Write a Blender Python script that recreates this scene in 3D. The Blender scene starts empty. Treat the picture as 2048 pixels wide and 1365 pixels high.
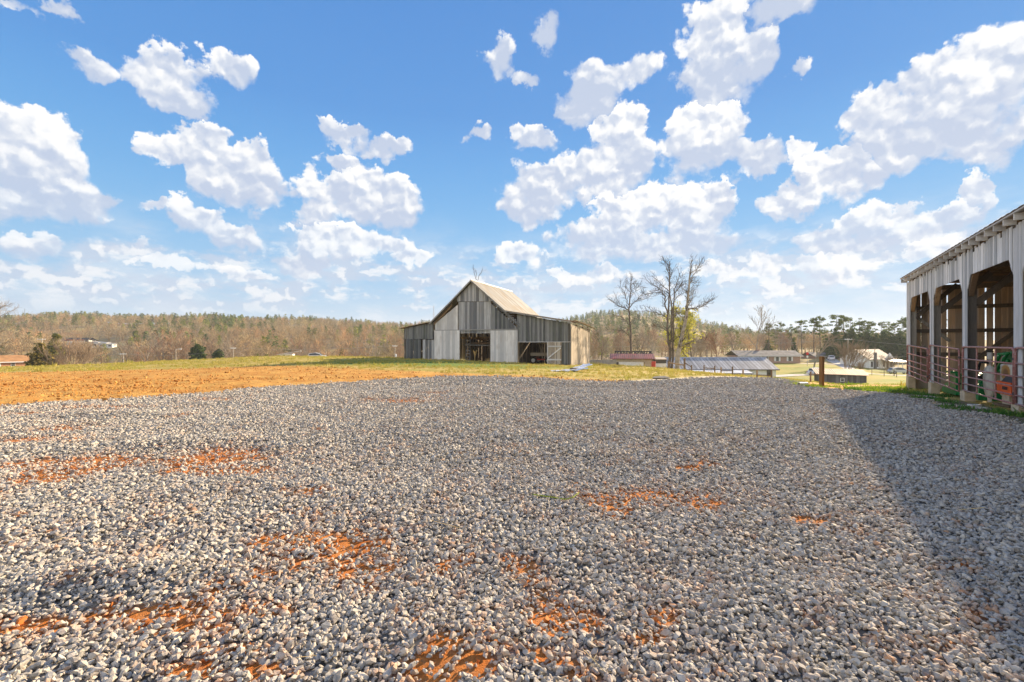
import bpy, math, random
import numpy as np
from mathutils import Vector, Matrix

SEED = 11
random.seed(SEED)
RNG = np.random.default_rng(SEED)
R = math.radians
scene = bpy.context.scene
COL = scene.collection

# ---------------------------------------------------------------- survey: sight lines of the photograph to metres
EYE, FPX, CX, HY = 1.55, 910.0, 1024.0, 690.0
def at(px, py, Y):
    return Vector(((px - CX) / FPX * Y, Y, EYE - (py - HY) / FPX * Y))

# ---------------------------------------------------------------- node helpers
def node(nt, t, ins=None, **props):
    n = nt.nodes.new(t)
    for k, v in props.items():
        setattr(n, k, v)
    for k, v in (ins or {}).items():
        s = n.inputs[k]
        if isinstance(v, bpy.types.NodeSocket):
            nt.links.new(v, s)
        else:
            s.default_value = v
    return n
def c4(c): return (c[0], c[1], c[2], 1.0)
def M_(nt, op, a, b=0.0, c=None, clamp=False):
    ins = {0: a, 1: b}
    if c is not None: ins[2] = c
    return node(nt, 'ShaderNodeMath', ins, operation=op, use_clamp=clamp).outputs[0]
def V_(nt, op, a, b=(0, 0, 0), c=None):
    ins = {0: a, 1: b}
    if c is not None: ins[2] = c
    n = node(nt, 'ShaderNodeVectorMath', ins, operation=op)
    return n.outputs[1] if op in ('DOT_PRODUCT', 'LENGTH', 'DISTANCE') else n.outputs[0]
def mixc(nt, f, a, b, blend='MIX'):
    n = nt.nodes.new('ShaderNodeMix'); n.data_type = 'RGBA'; n.blend_type = blend
    for i, v in ((0, f), (6, a), (7, b)):
        if isinstance(v, bpy.types.NodeSocket): nt.links.new(v, n.inputs[i])
        elif i: n.inputs[i].default_value = c4(v)
        else: n.inputs[i].default_value = v
    return n.outputs[2]
def sstep(nt, v, a, b, lo=0.0, hi=1.0):
    n = node(nt, 'ShaderNodeMapRange', {0: v, 1: a, 2: b, 3: lo, 4: hi}, interpolation_type='SMOOTHSTEP')
    return n.outputs[0]
def noise(nt, vec, scale, detail=3.0, rough=0.55, out=0):
    return node(nt, 'ShaderNodeTexNoise', {'Vector': vec, 'Scale': scale, 'Detail': detail, 'Roughness': rough}).outputs[out]
def attr(nt, name, out='Fac'):
    return node(nt, 'ShaderNodeAttribute', attribute_name=name).outputs[out]
def coords(nt, out='Object'):
    return node(nt, 'ShaderNodeTexCoord').outputs[out]
def mapv(nt, vec, scale=(1, 1, 1), rot=(0, 0, 0)):
    return node(nt, 'ShaderNodeMapping', {'Vector': vec, 'Scale': scale, 'Rotation': rot}).outputs[0]
def new_mat(name):
    m = bpy.data.materials.new(name); m.use_nodes = True
    nt = m.node_tree; b = nt.nodes['Principled BSDF']
    return m, nt, b
def setin(nt, b, **kw):
    names = {'color': 'Base Color', 'rough': 'Roughness', 'metal': 'Metallic', 'normal': 'Normal', 'spec': 'Specular IOR Level'}
    for k, v in kw.items():
        s = b.inputs[names[k]]
        if isinstance(v, bpy.types.NodeSocket): nt.links.new(v, s)
        else: s.default_value = c4(v) if k == 'color' else v
def bump(nt, h, dist=0.01, strength=0.6):
    return node(nt, 'ShaderNodeBump', {'Height': h, 'Distance': dist, 'Strength': strength}).outputs[0]

# ---------------------------------------------------------------- materials
MATS = {}
def wood(name, light, dark, streak=0.6, grain=(9, 9, 0.35), tint=(0.36, 0.27, 0.17), tintamt=0.25, rough=0.85):
    """weathered boards; grain runs along the axis with the small scale; every board has its own tone (rnd)."""
    m, nt, b = new_mat(name)
    co = coords(nt); r = attr(nt, 'rnd')
    off = node(nt, 'ShaderNodeCombineXYZ', {0: M_(nt, 'MULTIPLY', r, 31.0), 1: M_(nt, 'MULTIPLY', r, 17.0), 2: M_(nt, 'MULTIPLY', r, 9.0)}).outputs[0]
    p = V_(nt, 'ADD', co, off)
    g1 = noise(nt, mapv(nt, p, grain), 1.0, 4.0, 0.6)
    g2 = noise(nt, mapv(nt, p, tuple(6 * s for s in grain)), 1.0, 3.0, 0.6)
    base = mixc(nt, sstep(nt, r, 0.05, 0.95), dark, light)
    base = mixc(nt, sstep(nt, g1, 0.42, 0.72, 0.0, streak), base, dark)
    base = mixc(nt, sstep(nt, noise(nt, p, 0.9, 2.0), 0.45, 0.75, 0.0, tintamt), base, tint)
    base = mixc(nt, sstep(nt, g2, 0.4, 0.72, 0.0, 0.35), base, tuple(0.4 * c for c in dark))
    setin(nt, b, color=base, rough=rough, spec=0.25, normal=bump(nt, g2, 0.006, 0.7))
    MATS[name] = m; return m
def plain(name, col, rough=0.7, var=0.15, scale=3.0, metal=0.0, spec=0.4, dirt=None, dirtamt=0.3):
    m, nt, b = new_mat(name)
    co = coords(nt)
    n1 = noise(nt, co, scale, 4.0)
    c = mixc(nt, sstep(nt, n1, 0.3, 0.7, 0.0, 1.0), tuple(x * (1 - var) for x in col), tuple(min(1, x * (1 + var)) for x in col))
    if dirt is not None:
        c = mixc(nt, sstep(nt, noise(nt, co, scale * 2.3, 5.0, 0.65), 0.5, 0.72, 0.0, dirtamt), c, dirt)
    setin(nt, b, color=c, rough=rough, metal=metal, spec=spec, normal=bump(nt, noise(nt, co, scale * 9, 2.0), 0.004, 0.4))
    MATS[name] = m; return m
def tinted(name, a, c, rough=0.85, attrname='tint', transl=0.0):
    """leaf or twig surface that takes its own colour from the tree it belongs to"""
    m, nt, b = new_mat(name)
    t = attr(nt, attrname, 'Color'); r = attr(nt, 'rnd')
    col = mixc(nt, sstep(nt, r, 0.0, 1.0), a, c)
    col = mixc(nt, 1.0, col, t, 'MULTIPLY')
    setin(nt, b, color=col, rough=rough, spec=0.15)
    if transl:
        tr = node(nt, 'ShaderNodeBsdfTranslucent', {'Color': col})
        mx = node(nt, 'ShaderNodeMixShader', {0: transl, 1: b.outputs[0], 2: tr.outputs[0]})
        nt.links.new(mx.outputs[0], nt.nodes['Material Output'].inputs[0])
    MATS[name] = m; return m
def leafmat(name, a, c, transl=0.25):
    m, nt, b = new_mat(name)
    r = attr(nt, 'rnd')
    col = mixc(nt, r, a, c)
    setin(nt, b, color=col, rough=0.75, spec=0.2)
    tr = node(nt, 'ShaderNodeBsdfTranslucent', {'Color': col})
    mx = node(nt, 'ShaderNodeMixShader', {0: transl, 1: b.outputs[0], 2: tr.outputs[0]})
    nt.links.new(mx.outputs[0], nt.nodes['Material Output'].inputs[0])
    MATS[name] = m; return m
def ribbed(name, col, rust, rustamt, pitch, axis='X', rough=0.45, metal=0.3, seam=False):
    """ribbed roofing sheet, ribs along the slope"""
    m, nt, b = new_mat(name)
    co = coords(nt)
    x = node(nt, 'ShaderNodeSeparateXYZ', {0: co}).outputs[{'X': 0, 'Y': 1}[axis]]
    w = M_(nt, 'SINE', M_(nt, 'MULTIPLY', x, 2 * math.pi / pitch))
    n1 = noise(nt, mapv(nt, co, (1.2, 0.35, 0.35) if axis == 'X' else (0.35, 1.2, 0.35)), 1.6, 5.0, 0.62)
    sheet = noise(nt, mapv(nt, co, (1.3, 0.02, 0.02) if axis == 'X' else (0.02, 1.3, 0.02)), 1.0, 1.0)
    c = mixc(nt, sstep(nt, sheet, 0.38, 0.62), tuple(0.68 * k for k in col), tuple(min(1, 1.2 * k) for k in col))
    c = mixc(nt, sstep(nt, n1, 0.55 - 0.3 * rustamt, 0.75 - 0.25 * rustamt, 0.0, 0.9), c, rust)
    if seam:   # narrow dark laps between the sheets
        c = mixc(nt, sstep(nt, w, 0.80, 0.95), c, tuple(0.35 * k for k in col)); w = sstep(nt, w, 0.6, 0.9)
    setin(nt, b, color=c, rough=rough, metal=metal, spec=0.4, normal=bump(nt, w, 0.015, 0.3 if seam else 0.8))
    MATS[name] = m; return m
def brick(name, c1, c2, mortar):
    m, nt, b = new_mat(name)
    co = coords(nt)
    s = node(nt, 'ShaderNodeSeparateXYZ', {0: co}).outputs
    v = node(nt, 'ShaderNodeCombineXYZ', {0: M_(nt, 'ADD', s[0], s[1]), 1: s[2], 2: 0.0}).outputs[0]
    n = node(nt, 'ShaderNodeTexBrick', {'Vector': v, 'Color1': c4(c1), 'Color2': c4(c2), 'Mortar': c4(mortar), 'Scale': 1.0,
             'Mortar Size': 0.01, 'Brick Width': 0.22, 'Row Height': 0.075})
    c = mixc(nt, sstep(nt, noise(nt, co, 1.5, 3.0), 0.4, 0.7, 0, 0.35), n.outputs[0], tuple(0.7 * k for k in c1))
    setin(nt, b, color=c, rough=0.85)
    MATS[name] = m; return m

wood('barn_boards', (0.52, 0.515, 0.51), (0.15, 0.157, 0.168), 0.65, (9, 9, 0.3), (0.30, 0.24, 0.17), 0.25)
wood('barn_boards_dark', (0.27, 0.27, 0.27), (0.085, 0.09, 0.097), 0.7, (9, 9, 0.3), (0.16, 0.18, 0.11), 0.35)
wood('barn_boards_pale', (0.84, 0.81, 0.77), (0.52, 0.51, 0.50), 0.4, (9, 9, 0.25), (0.42, 0.34, 0.27), 0.3)
wood('barn_boards_tan', (0.56, 0.49, 0.40), (0.32, 0.27, 0.215), 0.5, (9, 9, 0.25), (0.42, 0.30, 0.17), 0.4)
wood('timber_brown', (0.42, 0.28, 0.16), (0.16, 0.11, 0.07), 0.6, (5, 5, 5), (0.36, 0.20, 0.09), 0.4)
wood('timber_dark', (0.24, 0.19, 0.145), (0.08, 0.07, 0.06), 0.6, (5, 5, 2), (0.18, 0.12, 0.07), 0.3)
wood('timber_grey', (0.40, 0.385, 0.36), (0.12, 0.115, 0.11), 0.8, (14, 14, 0.8), (0.24, 0.19, 0.14), 0.3)
wood('shed_siding', (0.84, 0.86, 0.88), (0.38, 0.41, 0.44), 0.55, (10, 10, 0.35), (0.42, 0.40, 0.38), 0.25)
wood('shed_inner', (0.70, 0.52, 0.36), (0.34, 0.275, 0.22), 0.6, (8, 8, 0.4), (0.50, 0.28, 0.13), 0.35)
wood('rafter_end', (0.78, 0.78, 0.76), (0.52, 0.52, 0.52), 0.3, (3, 0.5, 9), (0.34, 0.31, 0.27), 0.3)
wood('treated_post', (0.46, 0.27, 0.10), (0.24, 0.13, 0.05), 0.5, (16, 16, 0.9), (0.42, 0.24, 0.08), 0.4)
wood('fence_wood', (0.36, 0.25, 0.15), (0.16, 0.11, 0.07), 0.5, (7, 7, 1.5), (0.40, 0.26, 0.13), 0.3)
wood('small_shed_boards', (0.24, 0.235, 0.235), (0.09, 0.09, 0.095), 0.6, (6, 6, 0.4), (0.2, 0.16, 0.13), 0.3)
ribbed('barn_roof_metal', (0.32, 0.315, 0.285), (0.26, 0.195, 0.11), 0.4, 0.16, 'Y', 0.55, 0.15)
ribbed('lean_roof_metal', (0.40, 0.36, 0.30), (0.33, 0.18, 0.09), 0.8, 0.16, 'Y', 0.6, 0.15)
ribbed('shed_roof_metal', (0.50, 0.48, 0.45), (0.42, 0.28, 0.16), 0.5, 0.2, 'X', 0.5, 0.2)
ribbed('red_roof_metal', (0.17, 0.06, 0.05), (0.26, 0.05, 0.04), 0.5, 0.3, 'X', 0.5, 0.1)
ribbed('grey_seam_roof', (0.40, 0.405, 0.41), (0.27, 0.27, 0.28), 0.2, 0.6, 'X', 0.6, 0.0, True)
ribbed('rust_roof', (0.26, 0.15, 0.10), (0.18, 0.09, 0.05), 0.6, 0.3, 'X', 0.7, 0.05)
ribbed('house_metal_roof', (0.16, 0.15, 0.15), (0.12, 0.065, 0.07), 0.5, 0.6, 'X', 0.7, 0.0)
plain('shingle_orange', (0.36, 0.19, 0.08), 0.9, 0.2, 1.2)
plain('shingle_grey', (0.24, 0.22, 0.20), 0.9, 0.25, 0.8)
plain('white_paint', (0.74, 0.74, 0.72), 0.55, 0.06, 2.0, dirt=(0.45, 0.42, 0.36), dirtamt=0.25)
plain('white_metal', (0.70, 0.72, 0.74), 0.4, 0.05, 2.0)
plain('grey_metal', (0.46, 0.46, 0.45), 0.45, 0.12, 2.0, 0.2)
plain('galvanised', (0.62, 0.63, 0.64), 0.35, 0.15, 3.0, 0.5)
plain('trim_dark', (0.06, 0.06, 0.065), 0.6, 0.2, 3.0)
plain('charred', (0.022, 0.022, 0.026), 0.9, 0.4, 2.0)
plain('concrete', (0.42, 0.37, 0.29), 0.9, 0.15, 4.0, dirt=(0.30, 0.22, 0.14), dirtamt=0.5)
plain('block_tan', (0.50, 0.41, 0.29), 0.9, 0.12, 5.0, dirt=(0.36, 0.24, 0.14), dirtamt=0.45)
plain('gate_paint', (0.30, 0.13, 0.12), 0.5, 0.25, 9.0, dirt=(0.48, 0.43, 0.42), dirtamt=0.75)
plain('green_paint', (0.012, 0.20, 0.055), 0.35, 0.2, 3.0, dirt=(0.03, 0.10, 0.04), dirtamt=0.4)
plain('orange_paint', (0.85, 0.13, 0.03), 0.45, 0.08, 3.0)
plain('red_paint', (0.45, 0.06, 0.04), 0.5, 0.2, 3.0)
plain('rubber', (0.018, 0.018, 0.018), 0.8, 0.2, 8.0)
plain('black_plastic', (0.02, 0.021, 0.023), 0.5, 0.2, 8.0)
plain('white_plastic', (0.72, 0.72, 0.70), 0.4, 0.05, 3.0, dirt=(0.5, 0.45, 0.36), dirtamt=0.2)
plain('car_silver', (0.55, 0.56, 0.57), 0.25, 0.03, 1.0, 0.5)
plain('car_white', (0.68, 0.68, 0.67), 0.3, 0.03, 1.0)
plain('pole_wood', (0.42, 0.37, 0.30), 0.9, 0.15, 2.0)
plain('hemlock_bark', (0.13, 0.105, 0.08), 0.95, 0.35, 2.5, dirt=(0.22, 0.20, 0.17), dirtamt=0.5)
plain('pale_bark', (0.34, 0.30, 0.24), 0.95, 0.25, 2.0, dirt=(0.22, 0.20, 0.13), dirtamt=0.4)
plain('twig_dark', (0.085, 0.072, 0.06), 0.95, 0.3, 0.5)
plain('twig_brown', (0.27, 0.20, 0.135), 0.95, 0.25, 0.4)
plain('twig_red', (0.31, 0.18, 0.115), 0.95, 0.25, 0.4)
plain('twig_grey', (0.30, 0.255, 0.20), 0.95, 0.25, 0.4)
plain('asphalt_pale', (0.40, 0.38, 0.36), 0.9, 0.12, 0.5)
plain('straw', (0.55, 0.40, 0.17), 0.9, 0.2, 4.0)
plain('sign_red', (0.6, 0.03, 0.03), 0.5, 0.05, 3.0)
plain('wire_grey', (0.33, 0.33, 0.30), 0.6, 0.05, 1.0)
brick('brick_orange', (0.46, 0.19, 0.085), (0.38, 0.14, 0.06), (0.42, 0.32, 0.22))
brick('brick_pink', (0.40, 0.22, 0.16), (0.34, 0.18, 0.13), (0.42, 0.36, 0.30))
leafmat('pine_needles', (0.07, 0.115, 0.03), (0.17, 0.21, 0.05), 0.3)
leafmat('cedar_needles', (0.05, 0.085, 0.03), (0.11, 0.155, 0.05), 0.25)
leafmat('olive_leaves', (0.10, 0.12, 0.03), (0.30, 0.27, 0.06), 0.25)
leafmat('yellow_leaves', (0.34, 0.34, 0.05), (0.55, 0.50, 0.10), 0.4)
leafmat('magnolia_leaves', (0.06, 0.08, 0.02), (0.30, 0.22, 0.05), 0.15)
leafmat('green_grass', (0.04, 0.15, 0.035), (0.16, 0.28, 0.05), 0.3)
leafmat('lime_grass', (0.16, 0.28, 0.02), (0.36, 0.42, 0.05), 0.35)
leafmat('meadow_grass', (0.48, 0.37, 0.11), (0.32, 0.32, 0.05), 0.3)
leafmat('clay_clods', (0.38, 0.165, 0.04), (0.54, 0.29, 0.08), 0.0)
tinted('wood_mass', (0.62, 0.62, 0.62), (1.25, 1.25, 1.25), transl=0.15)
m, nt, b = new_mat('glass_dark'); setin(nt, b, color=(0.03, 0.035, 0.045), rough=0.08, spec=0.6); MATS['glass_dark'] = m

# crushed limestone: pale grey, each stone its own tone, clay dust on some
m, nt, b = new_mat('limestone')
co = coords(nt); r = attr(nt, 'rnd'); dust = attr(nt, 'dust')
base = mixc(nt, r, (0.18, 0.178, 0.172), (0.53, 0.495, 0.43))
n1 = noise(nt, co, 55.0, 4.0, 0.65)
base = mixc(nt, sstep(nt, n1, 0.35, 0.7, 0.0, 0.5), base, (0.66, 0.59, 0.49))
base = mixc(nt, M_(nt, 'MULTIPLY', dust, sstep(nt, noise(nt, co, 14.0, 3.0), 0.4, 0.65)), base, (0.50, 0.22, 0.08))
setin(nt, b, color=base, rough=0.85, spec=0.25, normal=bump(nt, n1, 0.006, 0.8))
MATS['limestone'] = m

# ---------------------------------------------------------------- mesh builder
class MB:
    def __init__(s): s.v, s.f, s.r = [], [], []
    def add(s, vs, fs, rnd=None):
        o = len(s.v); rnd = random.random() if rnd is None else rnd
        s.v += [tuple(p) for p in vs]; s.f += [tuple(i + o for i in f) for f in fs]; s.r += [rnd] * len(vs)
    def hexa(s, a, b, rnd=None):
        """prism between quad a (4 pts) and quad b"""
        s.add(list(a) + list(b), [(3, 2, 1, 0), (4, 5, 6, 7), (0, 1, 5, 4), (1, 2, 6, 5), (2, 3, 7, 6), (3, 0, 4, 7)], rnd)
    def box(s, c, d, rz=0.0, rnd=None):
        x, y, z = d[0] / 2, d[1] / 2, d[2] / 2; cs, sn = math.cos(rz), math.sin(rz)
        q = lambda i, j, k: (c[0] + i * x * cs - j * y * sn, c[1] + i * x * sn + j * y * cs, c[2] + k * z)
        s.hexa([q(-1, -1, -1), q(1, -1, -1), q(1, 1, -1), q(-1, 1, -1)], [q(-1, -1, 1), q(1, -1, 1), q(1, 1, 1), q(-1, 1, 1)], rnd)
    def beam(s, p0, p1, w, h, rnd=None, w1=None, h1=None):
        p0, p1 = Vector(p0), Vector(p1); d = (p1 - p0).normalized()
        up = Vector((0, 0, 1)) if abs(d.z) < 0.95 else Vector((0, 1, 0))
        a = d.cross(up).normalized(); u = a.cross(d)
        w1 = w if w1 is None else w1; h1 = h if h1 is None else h1
        q = lambda p, W, Hh: [p - a * W / 2 - u * Hh / 2, p + a * W / 2 - u * Hh / 2, p + a * W / 2 + u * Hh / 2, p - a * W / 2 + u * Hh / 2]
        s.hexa(q(p0, w, h), q(p1, w1, h1), rnd)
    def tube(s, pts, rads, n=6, rnd=None, caps=True):
        pts = [Vector(p) for p in pts]
        if not isinstance(rads, (list, tuple)): rads = [rads] * len(pts)
        vs, fs = [], []; a = None
        for i, p in enumerate(pts):
            d = (pts[min(i + 1, len(pts) - 1)] - pts[max(i - 1, 0)])
            d = d.normalized() if d.length > 1e-9 else Vector((0, 0, 1))
            if a is None:
                a = d.cross(Vector((0, 0, 1)) if abs(d.z) < 0.9 else Vector((1, 0, 0))).normalized()
            else:
                a = (a - d * a.dot(d)); a = a.normalized() if a.length > 1e-6 else d.orthogonal().normalized()
            u = d.cross(a)
            for k in range(n):
                t = 2 * math.pi * k / n
                vs.append(p + (a * math.cos(t) + u * math.sin(t)) * rads[i])
        for i in range(len(pts) - 1):
            for k in range(n):
                k2 = (k + 1) % n
                fs.append((i * n + k, i * n + k2, (i + 1) * n + k2, (i + 1) * n + k))
        if caps and n > 2:
            fs.append(tuple(range(n - 1, -1, -1))); fs.append(tuple((len(pts) - 1) * n + k for k in range(n)))
        s.add(vs, fs, rnd)
    def prism(s, outline, dvec, rnd=None):
        """closed outline (3-d points) pushed along dvec"""
        n = len(outline); d = Vector(dvec)
        vs = [Vector(p) for p in outline] + [Vector(p) + d for p in outline]
        fs = [tuple(range(n - 1, -1, -1)), tuple(range(n, 2 * n))] + [(i, (i + 1) % n, n + (i + 1) % n, n + i) for i in range(n)]
        s.add(vs, fs, rnd)
    def lathe(s, prof, n=12, c=(0, 0, 0), axis='Z', rnd=None):
        vs, fs = [], []
        for (r, h) in prof:
            for k in range(n):
                t = 2 * math.pi * k / n; x, y = r * math.cos(t), r * math.sin(t)
                q = {'Z': (x, y, h), 'Y': (x, h, y), 'X': (h, x, y)}[axis]
                vs.append((c[0] + q[0], c[1] + q[1], c[2] + q[2]))
        for i in range(len(prof) - 1):
            for k in range(n):
                k2 = (k + 1) % n; fs.append((i * n + k, i * n + k2, (i + 1) * n + k2, (i + 1) * n + k))
        fs.append(tuple(range(n))); fs.append(tuple((len(prof) - 1) * n + k for k in range(n)))
        s.add(vs, fs, rnd)
    def build(s, name, mat, parent=None, smooth=False, recalc=True):
        me = bpy.data.meshes.new(name); me.from_pydata(s.v, [], s.f)
        if recalc:
            import bmesh
            bm = bmesh.new(); bm.from_mesh(me); bmesh.ops.recalc_face_normals(bm, faces=bm.faces); bm.to_mesh(me); bm.free()
        a = me.attributes.new('rnd', 'FLOAT', 'POINT'); a.data.foreach_set('value', s.r)
        me.materials.append(MATS[mat] if isinstance(mat, str) else mat)
        if smooth:
            me.polygons.foreach_set('use_smooth', [True] * len(me.polygons))
        o = bpy.data.objects.new(name, me); COL.objects.link(o)
        if parent is not None: o.parent = parent
        return o

def np_mesh(name, V, F, mat, attrs=None, parent=None, smooth=False, F4=False):
    k = F.shape[1]
    me = bpy.data.meshes.new(name)
    me.vertices.add(len(V)); me.vertices.foreach_set('co', V.astype(np.float32).ravel())
    me.loops.add(F.size); me.loops.foreach_set('vertex_index', F.astype(np.int32).ravel())
    me.polygons.add(len(F)); me.polygons.foreach_set('loop_start', (np.arange(len(F)) * k).astype(np.int32))
    me.polygons.foreach_set('use_smooth', np.full(len(F), smooth, dtype=bool))
    me.update(calc_edges=True)
    for an, av in (attrs or {}).items():
        if av.ndim == 1:
            a = me.attributes.new(an, 'FLOAT', 'POINT'); a.data.foreach_set('value', av.astype(np.float32))
        else:
            a = me.attributes.new(an, 'FLOAT_COLOR', 'POINT')
            a.data.foreach_set('color', np.concatenate([av, np.ones((len(av), 1))], 1).astype(np.float32).ravel())
    me.materials.append(MATS[mat] if isinstance(mat, str) else mat)
    o = bpy.data.objects.new(name, me); COL.objects.link(o)
    if parent is not None: o.parent = parent
    return o

def tag(o, label=None, cat=None, group=None, kind=None):
    if label: o['label'] = label
    if cat: o['category'] = cat
    if group: o['group'] = group
    if kind: o['kind'] = kind
    return o
def thing(name, label, cat, loc=(0, 0, 0), rz=0.0, group=None):
    o = bpy.data.objects.new(name, None); COL.objects.link(o)
    o.empty_display_size = 0.2
    o.location = loc; o.rotation_euler = (0, 0, rz)
    return tag(o, label, cat, group)
def copy_tree(o, parent=None):
    c = o.copy(); COL.objects.link(c)
    if parent is not None: c.parent = parent
    for ch in list(o.children): copy_tree(ch, c)
    return c

# ---------------------------------------------------------------- terrain
CP = []
def cp(px, py, Y): CP.append(tuple(at(px, py, Y)))
for q in [(0, -20, .05), (0, 0, 0), (-3, 3, 0), (3, 3, 0), (-8, 6, 0), (6, 6, 0.02), (0, 8, 0), (0, 14, 0), (-20, -4, 0), (20, -6, 0), (12, 4, 0.03),
          (0, -80, -1), (-70, -40, -2), (70, -40, -2), (0, -400, -4), (-300, -200, -4), (300, -200, -4), (-70, 20, -1.2), (-120, 40, -3), (60, 10, -1.5), (120, 30, -4),
          (-60, 85, -4), (-30, 85, -3.2), (-85, 88, -4.2), (-10, 85, -3.0), (6, 80, -3.2), (-40, 110, -7), (-100, 110, -6), (0, 110, -6),
          (-150, 160, -9), (-80, 160, -10), (-20, 160, -9), (20, 150, -7), (45, 130, -5), (-200, 220, -8), (-90, 220, -9), (0, 220, -7),
          (18, 73, -2.9), (22, 76, -3.1), (30, 78, -4.6), (45, 78, -5.2), (38, 62, -3.2), (30, 56, -2.3), (33, 48, -2.6), (35, 42, -2.4), (45, 50, -3.0), (55, 60, -3.8),
          (52, 72, -4.5), (70, 100, -5.2), (90, 100, -5.2), (120, 110, -5)]:
    CP.append(q)
for q in [(0, 812, 11.8), (350, 790, 14.3), (700, 765, 18.8), (880, 752, 22.8), (808, 718, 49.1), (870, 719.5, 47.7), (981, 725, 45.3), (1036, 727, 44.2), (1141, 731, 42.3),
          (1178, 728, 49.6), (1085, 757, 21.5), (1240, 763, 21), (1440, 752.5, 26), (0, 735.5, 60), (82, 733.5, 60), (205, 729.5, 60), (308, 725.5, 60), (410, 721, 60), (495, 717, 60), (585, 715, 60),
          (697, 715.7, 60), (790, 717, 58), (-300, 740, 60), (-700, 755, 60), (0, 750, 32), (400, 738, 32), (1179, 728.5, 56), (1227, 731, 58), (1287, 733.6, 58), (1325, 737.4, 57), (1368, 742, 54),
          (1414, 746.5, 46), (1450, 751, 38), (1500, 755.5, 33), (1568, 760, 29), (1643, 775, 20), (1700, 778, 20.5), (1818, 777, 20), (1860, 790, 16.95), (1926, 801, 13.7), (2032, 825, 10.5),
          (1600, 757, 85), (1600, 735, 120), (1550, 727, 136), (1765, 737, 132), (1798, 748, 112), (1627, 737, 114), (1690, 745, 90),
          (0, 742, 45), (205, 735, 44), (410, 726.5, 44), (585, 722, 42), (697, 722.5, 42), (790, 722, 44), (1287, 738, 48), (1227, 735, 48), (1500, 759, 40), (1568, 763.5, 40), (1643, 772, 27), (1700, 771, 27), (1800, 770, 27),
          (120, 697, 330), (180, 697, 330), (240, 697, 330), (120, 703, 300), (180, 703, 300), (240, 703, 300),
          (1500, 712, 175), (1700, 711, 178), (1900, 711, 185), (1300, 712, 160)]:
    cp(*q)
HILL_L = [(-700, 640), (-300, 640), (-100, 636), (0, 631), (80, 623), (160, 619), (300, 625), (430, 629), (600, 630), (700, 633), (800, 640), (900, 641), (1000, 643)]
HILL_R = [(1100, 641), (1140, 633), (1200, 620), (1250, 617), (1330, 620), (1400, 634), (1450, 645), (1500, 657), (1560, 664), (1700, 668), (1900, 668), (2300, 665)]
for (px, py) in HILL_L:
    p = at(px, py, 560); CP.append((p.x, p.y, p.z - 13))
    x = (px - CX) / FPX
    CP.append((x * 300, 300, -0.5)); CP.append((x * 420, 420, 12 + (630 - py) * 0.3)); CP.append((x * 1300, 1300, 8))
for (px, py) in HILL_R:
    p = at(px, py, 700); CP.append((p.x, p.y, p.z - 13))
    x = (px - CX) / FPX
    CP.append((x * 300, 300, -3.0)); CP.append((x * 450, 450, 2 + (668 - py) * 0.28)); CP.append((x * 1400, 1400, 5))
for k in range(16):
    t = 2 * math.pi * k / 16; CP.append((3500 * math.sin(t), 3500 * math.cos(t), 0))
CP = np.array(CP)
def warp_xy(x, y):
    r = np.hypot(x, y) + 1e-9; s = 10 * np.log1p(r / 5.0) / r
    return x * s, y * s
_cx, _cy = warp_xy(CP[:, 0], CP[:, 1])
_K = np.sqrt((_cx[:, None] - _cx) ** 2 + (_cy[:, None] - _cy) ** 2 + 0.5 ** 2)
_W = np.linalg.solve(_K + np.eye(len(CP)) * -0.02, CP[:, 2] + 2.0)
def vnoise(x, y, seed=0):
    """smooth value noise, vectorised, in -1..1"""
    xi = np.floor(x).astype(np.int64); yi = np.floor(y).astype(np.int64); fx = x - xi; fy = y - yi
    fx = fx * fx * (3 - 2 * fx); fy = fy * fy * (3 - 2 * fy)
    def h(a, b):
        n = (a * 374761393 + b * 668265263 + seed * 974711) & 0x7fffffff
        n = ((n ^ (n >> 13)) * 1274126177) & 0x7fffffff
        return ((n ^ (n >> 16)) & 0xffff) / 32767.5 - 1
    return (h(xi, yi) * (1 - fx) + h(xi + 1, yi) * fx) * (1 - fy) + (h(xi, yi + 1) * (1 - fx) + h(xi + 1, yi + 1) * fx) * fy
def fbm(x, y, oct=4, seed=0):
    s = 0; a = 0.5
    for k in range(oct):
        s = s + a * vnoise(x * 2 ** k, y * 2 ** k, seed + k); a *= 0.5
    return s
MOUNDS = [(-2.55, 2.95, 0.55, 0.22, 0.11), (1.9, 2.75, 0.5, 0.3, 0.05), (-0.35, 2.35, 0.35, 0.3, 0.05), (2.1, 6.2, 1.4, 0.5, 0.05), (0.4, 3.4, 0.8, 0.3, 0.04), (-5, 7.2, 1.2, 0.4, 0.06), (-9, 10.0, 1.6, 0.4, 0.08)]
def gz(x, y):
    x = np.atleast_1d(np.asarray(x, float)); y = np.atleast_1d(np.asarray(y, float))
    wx, wy = warp_xy(x, y); z = np.zeros_like(wx)
    for i in range(0, len(wx), 40000):
        sl = slice(i, i + 40000)
        z[sl] = np.sqrt((wx[sl, None] - _cx) ** 2 + (wy[sl, None] - _cy) ** 2 + 0.5 ** 2) @ _W - 2.0
    r = np.hypot(x, y)
    near = np.clip(1.3 - r / 45, 0, 1)
    z = z + near * (0.035 * fbm(x * 0.9, y * 0.9, 3, 5) + 0.03 * fbm(x * 0.35 + 7, y * 0.35, 2, 9))
    far = np.clip((r - 370) / 150, 0, 1)
    z = z + far * 7 * fbm(x / 90, y / 90, 3, 21)
    for (mx, my, sx, sy, h) in MOUNDS:
        z = z + h * np.exp(-((x - mx) / sx) ** 2 - ((y - my) / sy) ** 2)
    return z
def g1(x, y): return float(gz([x], [y])[0])
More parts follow.
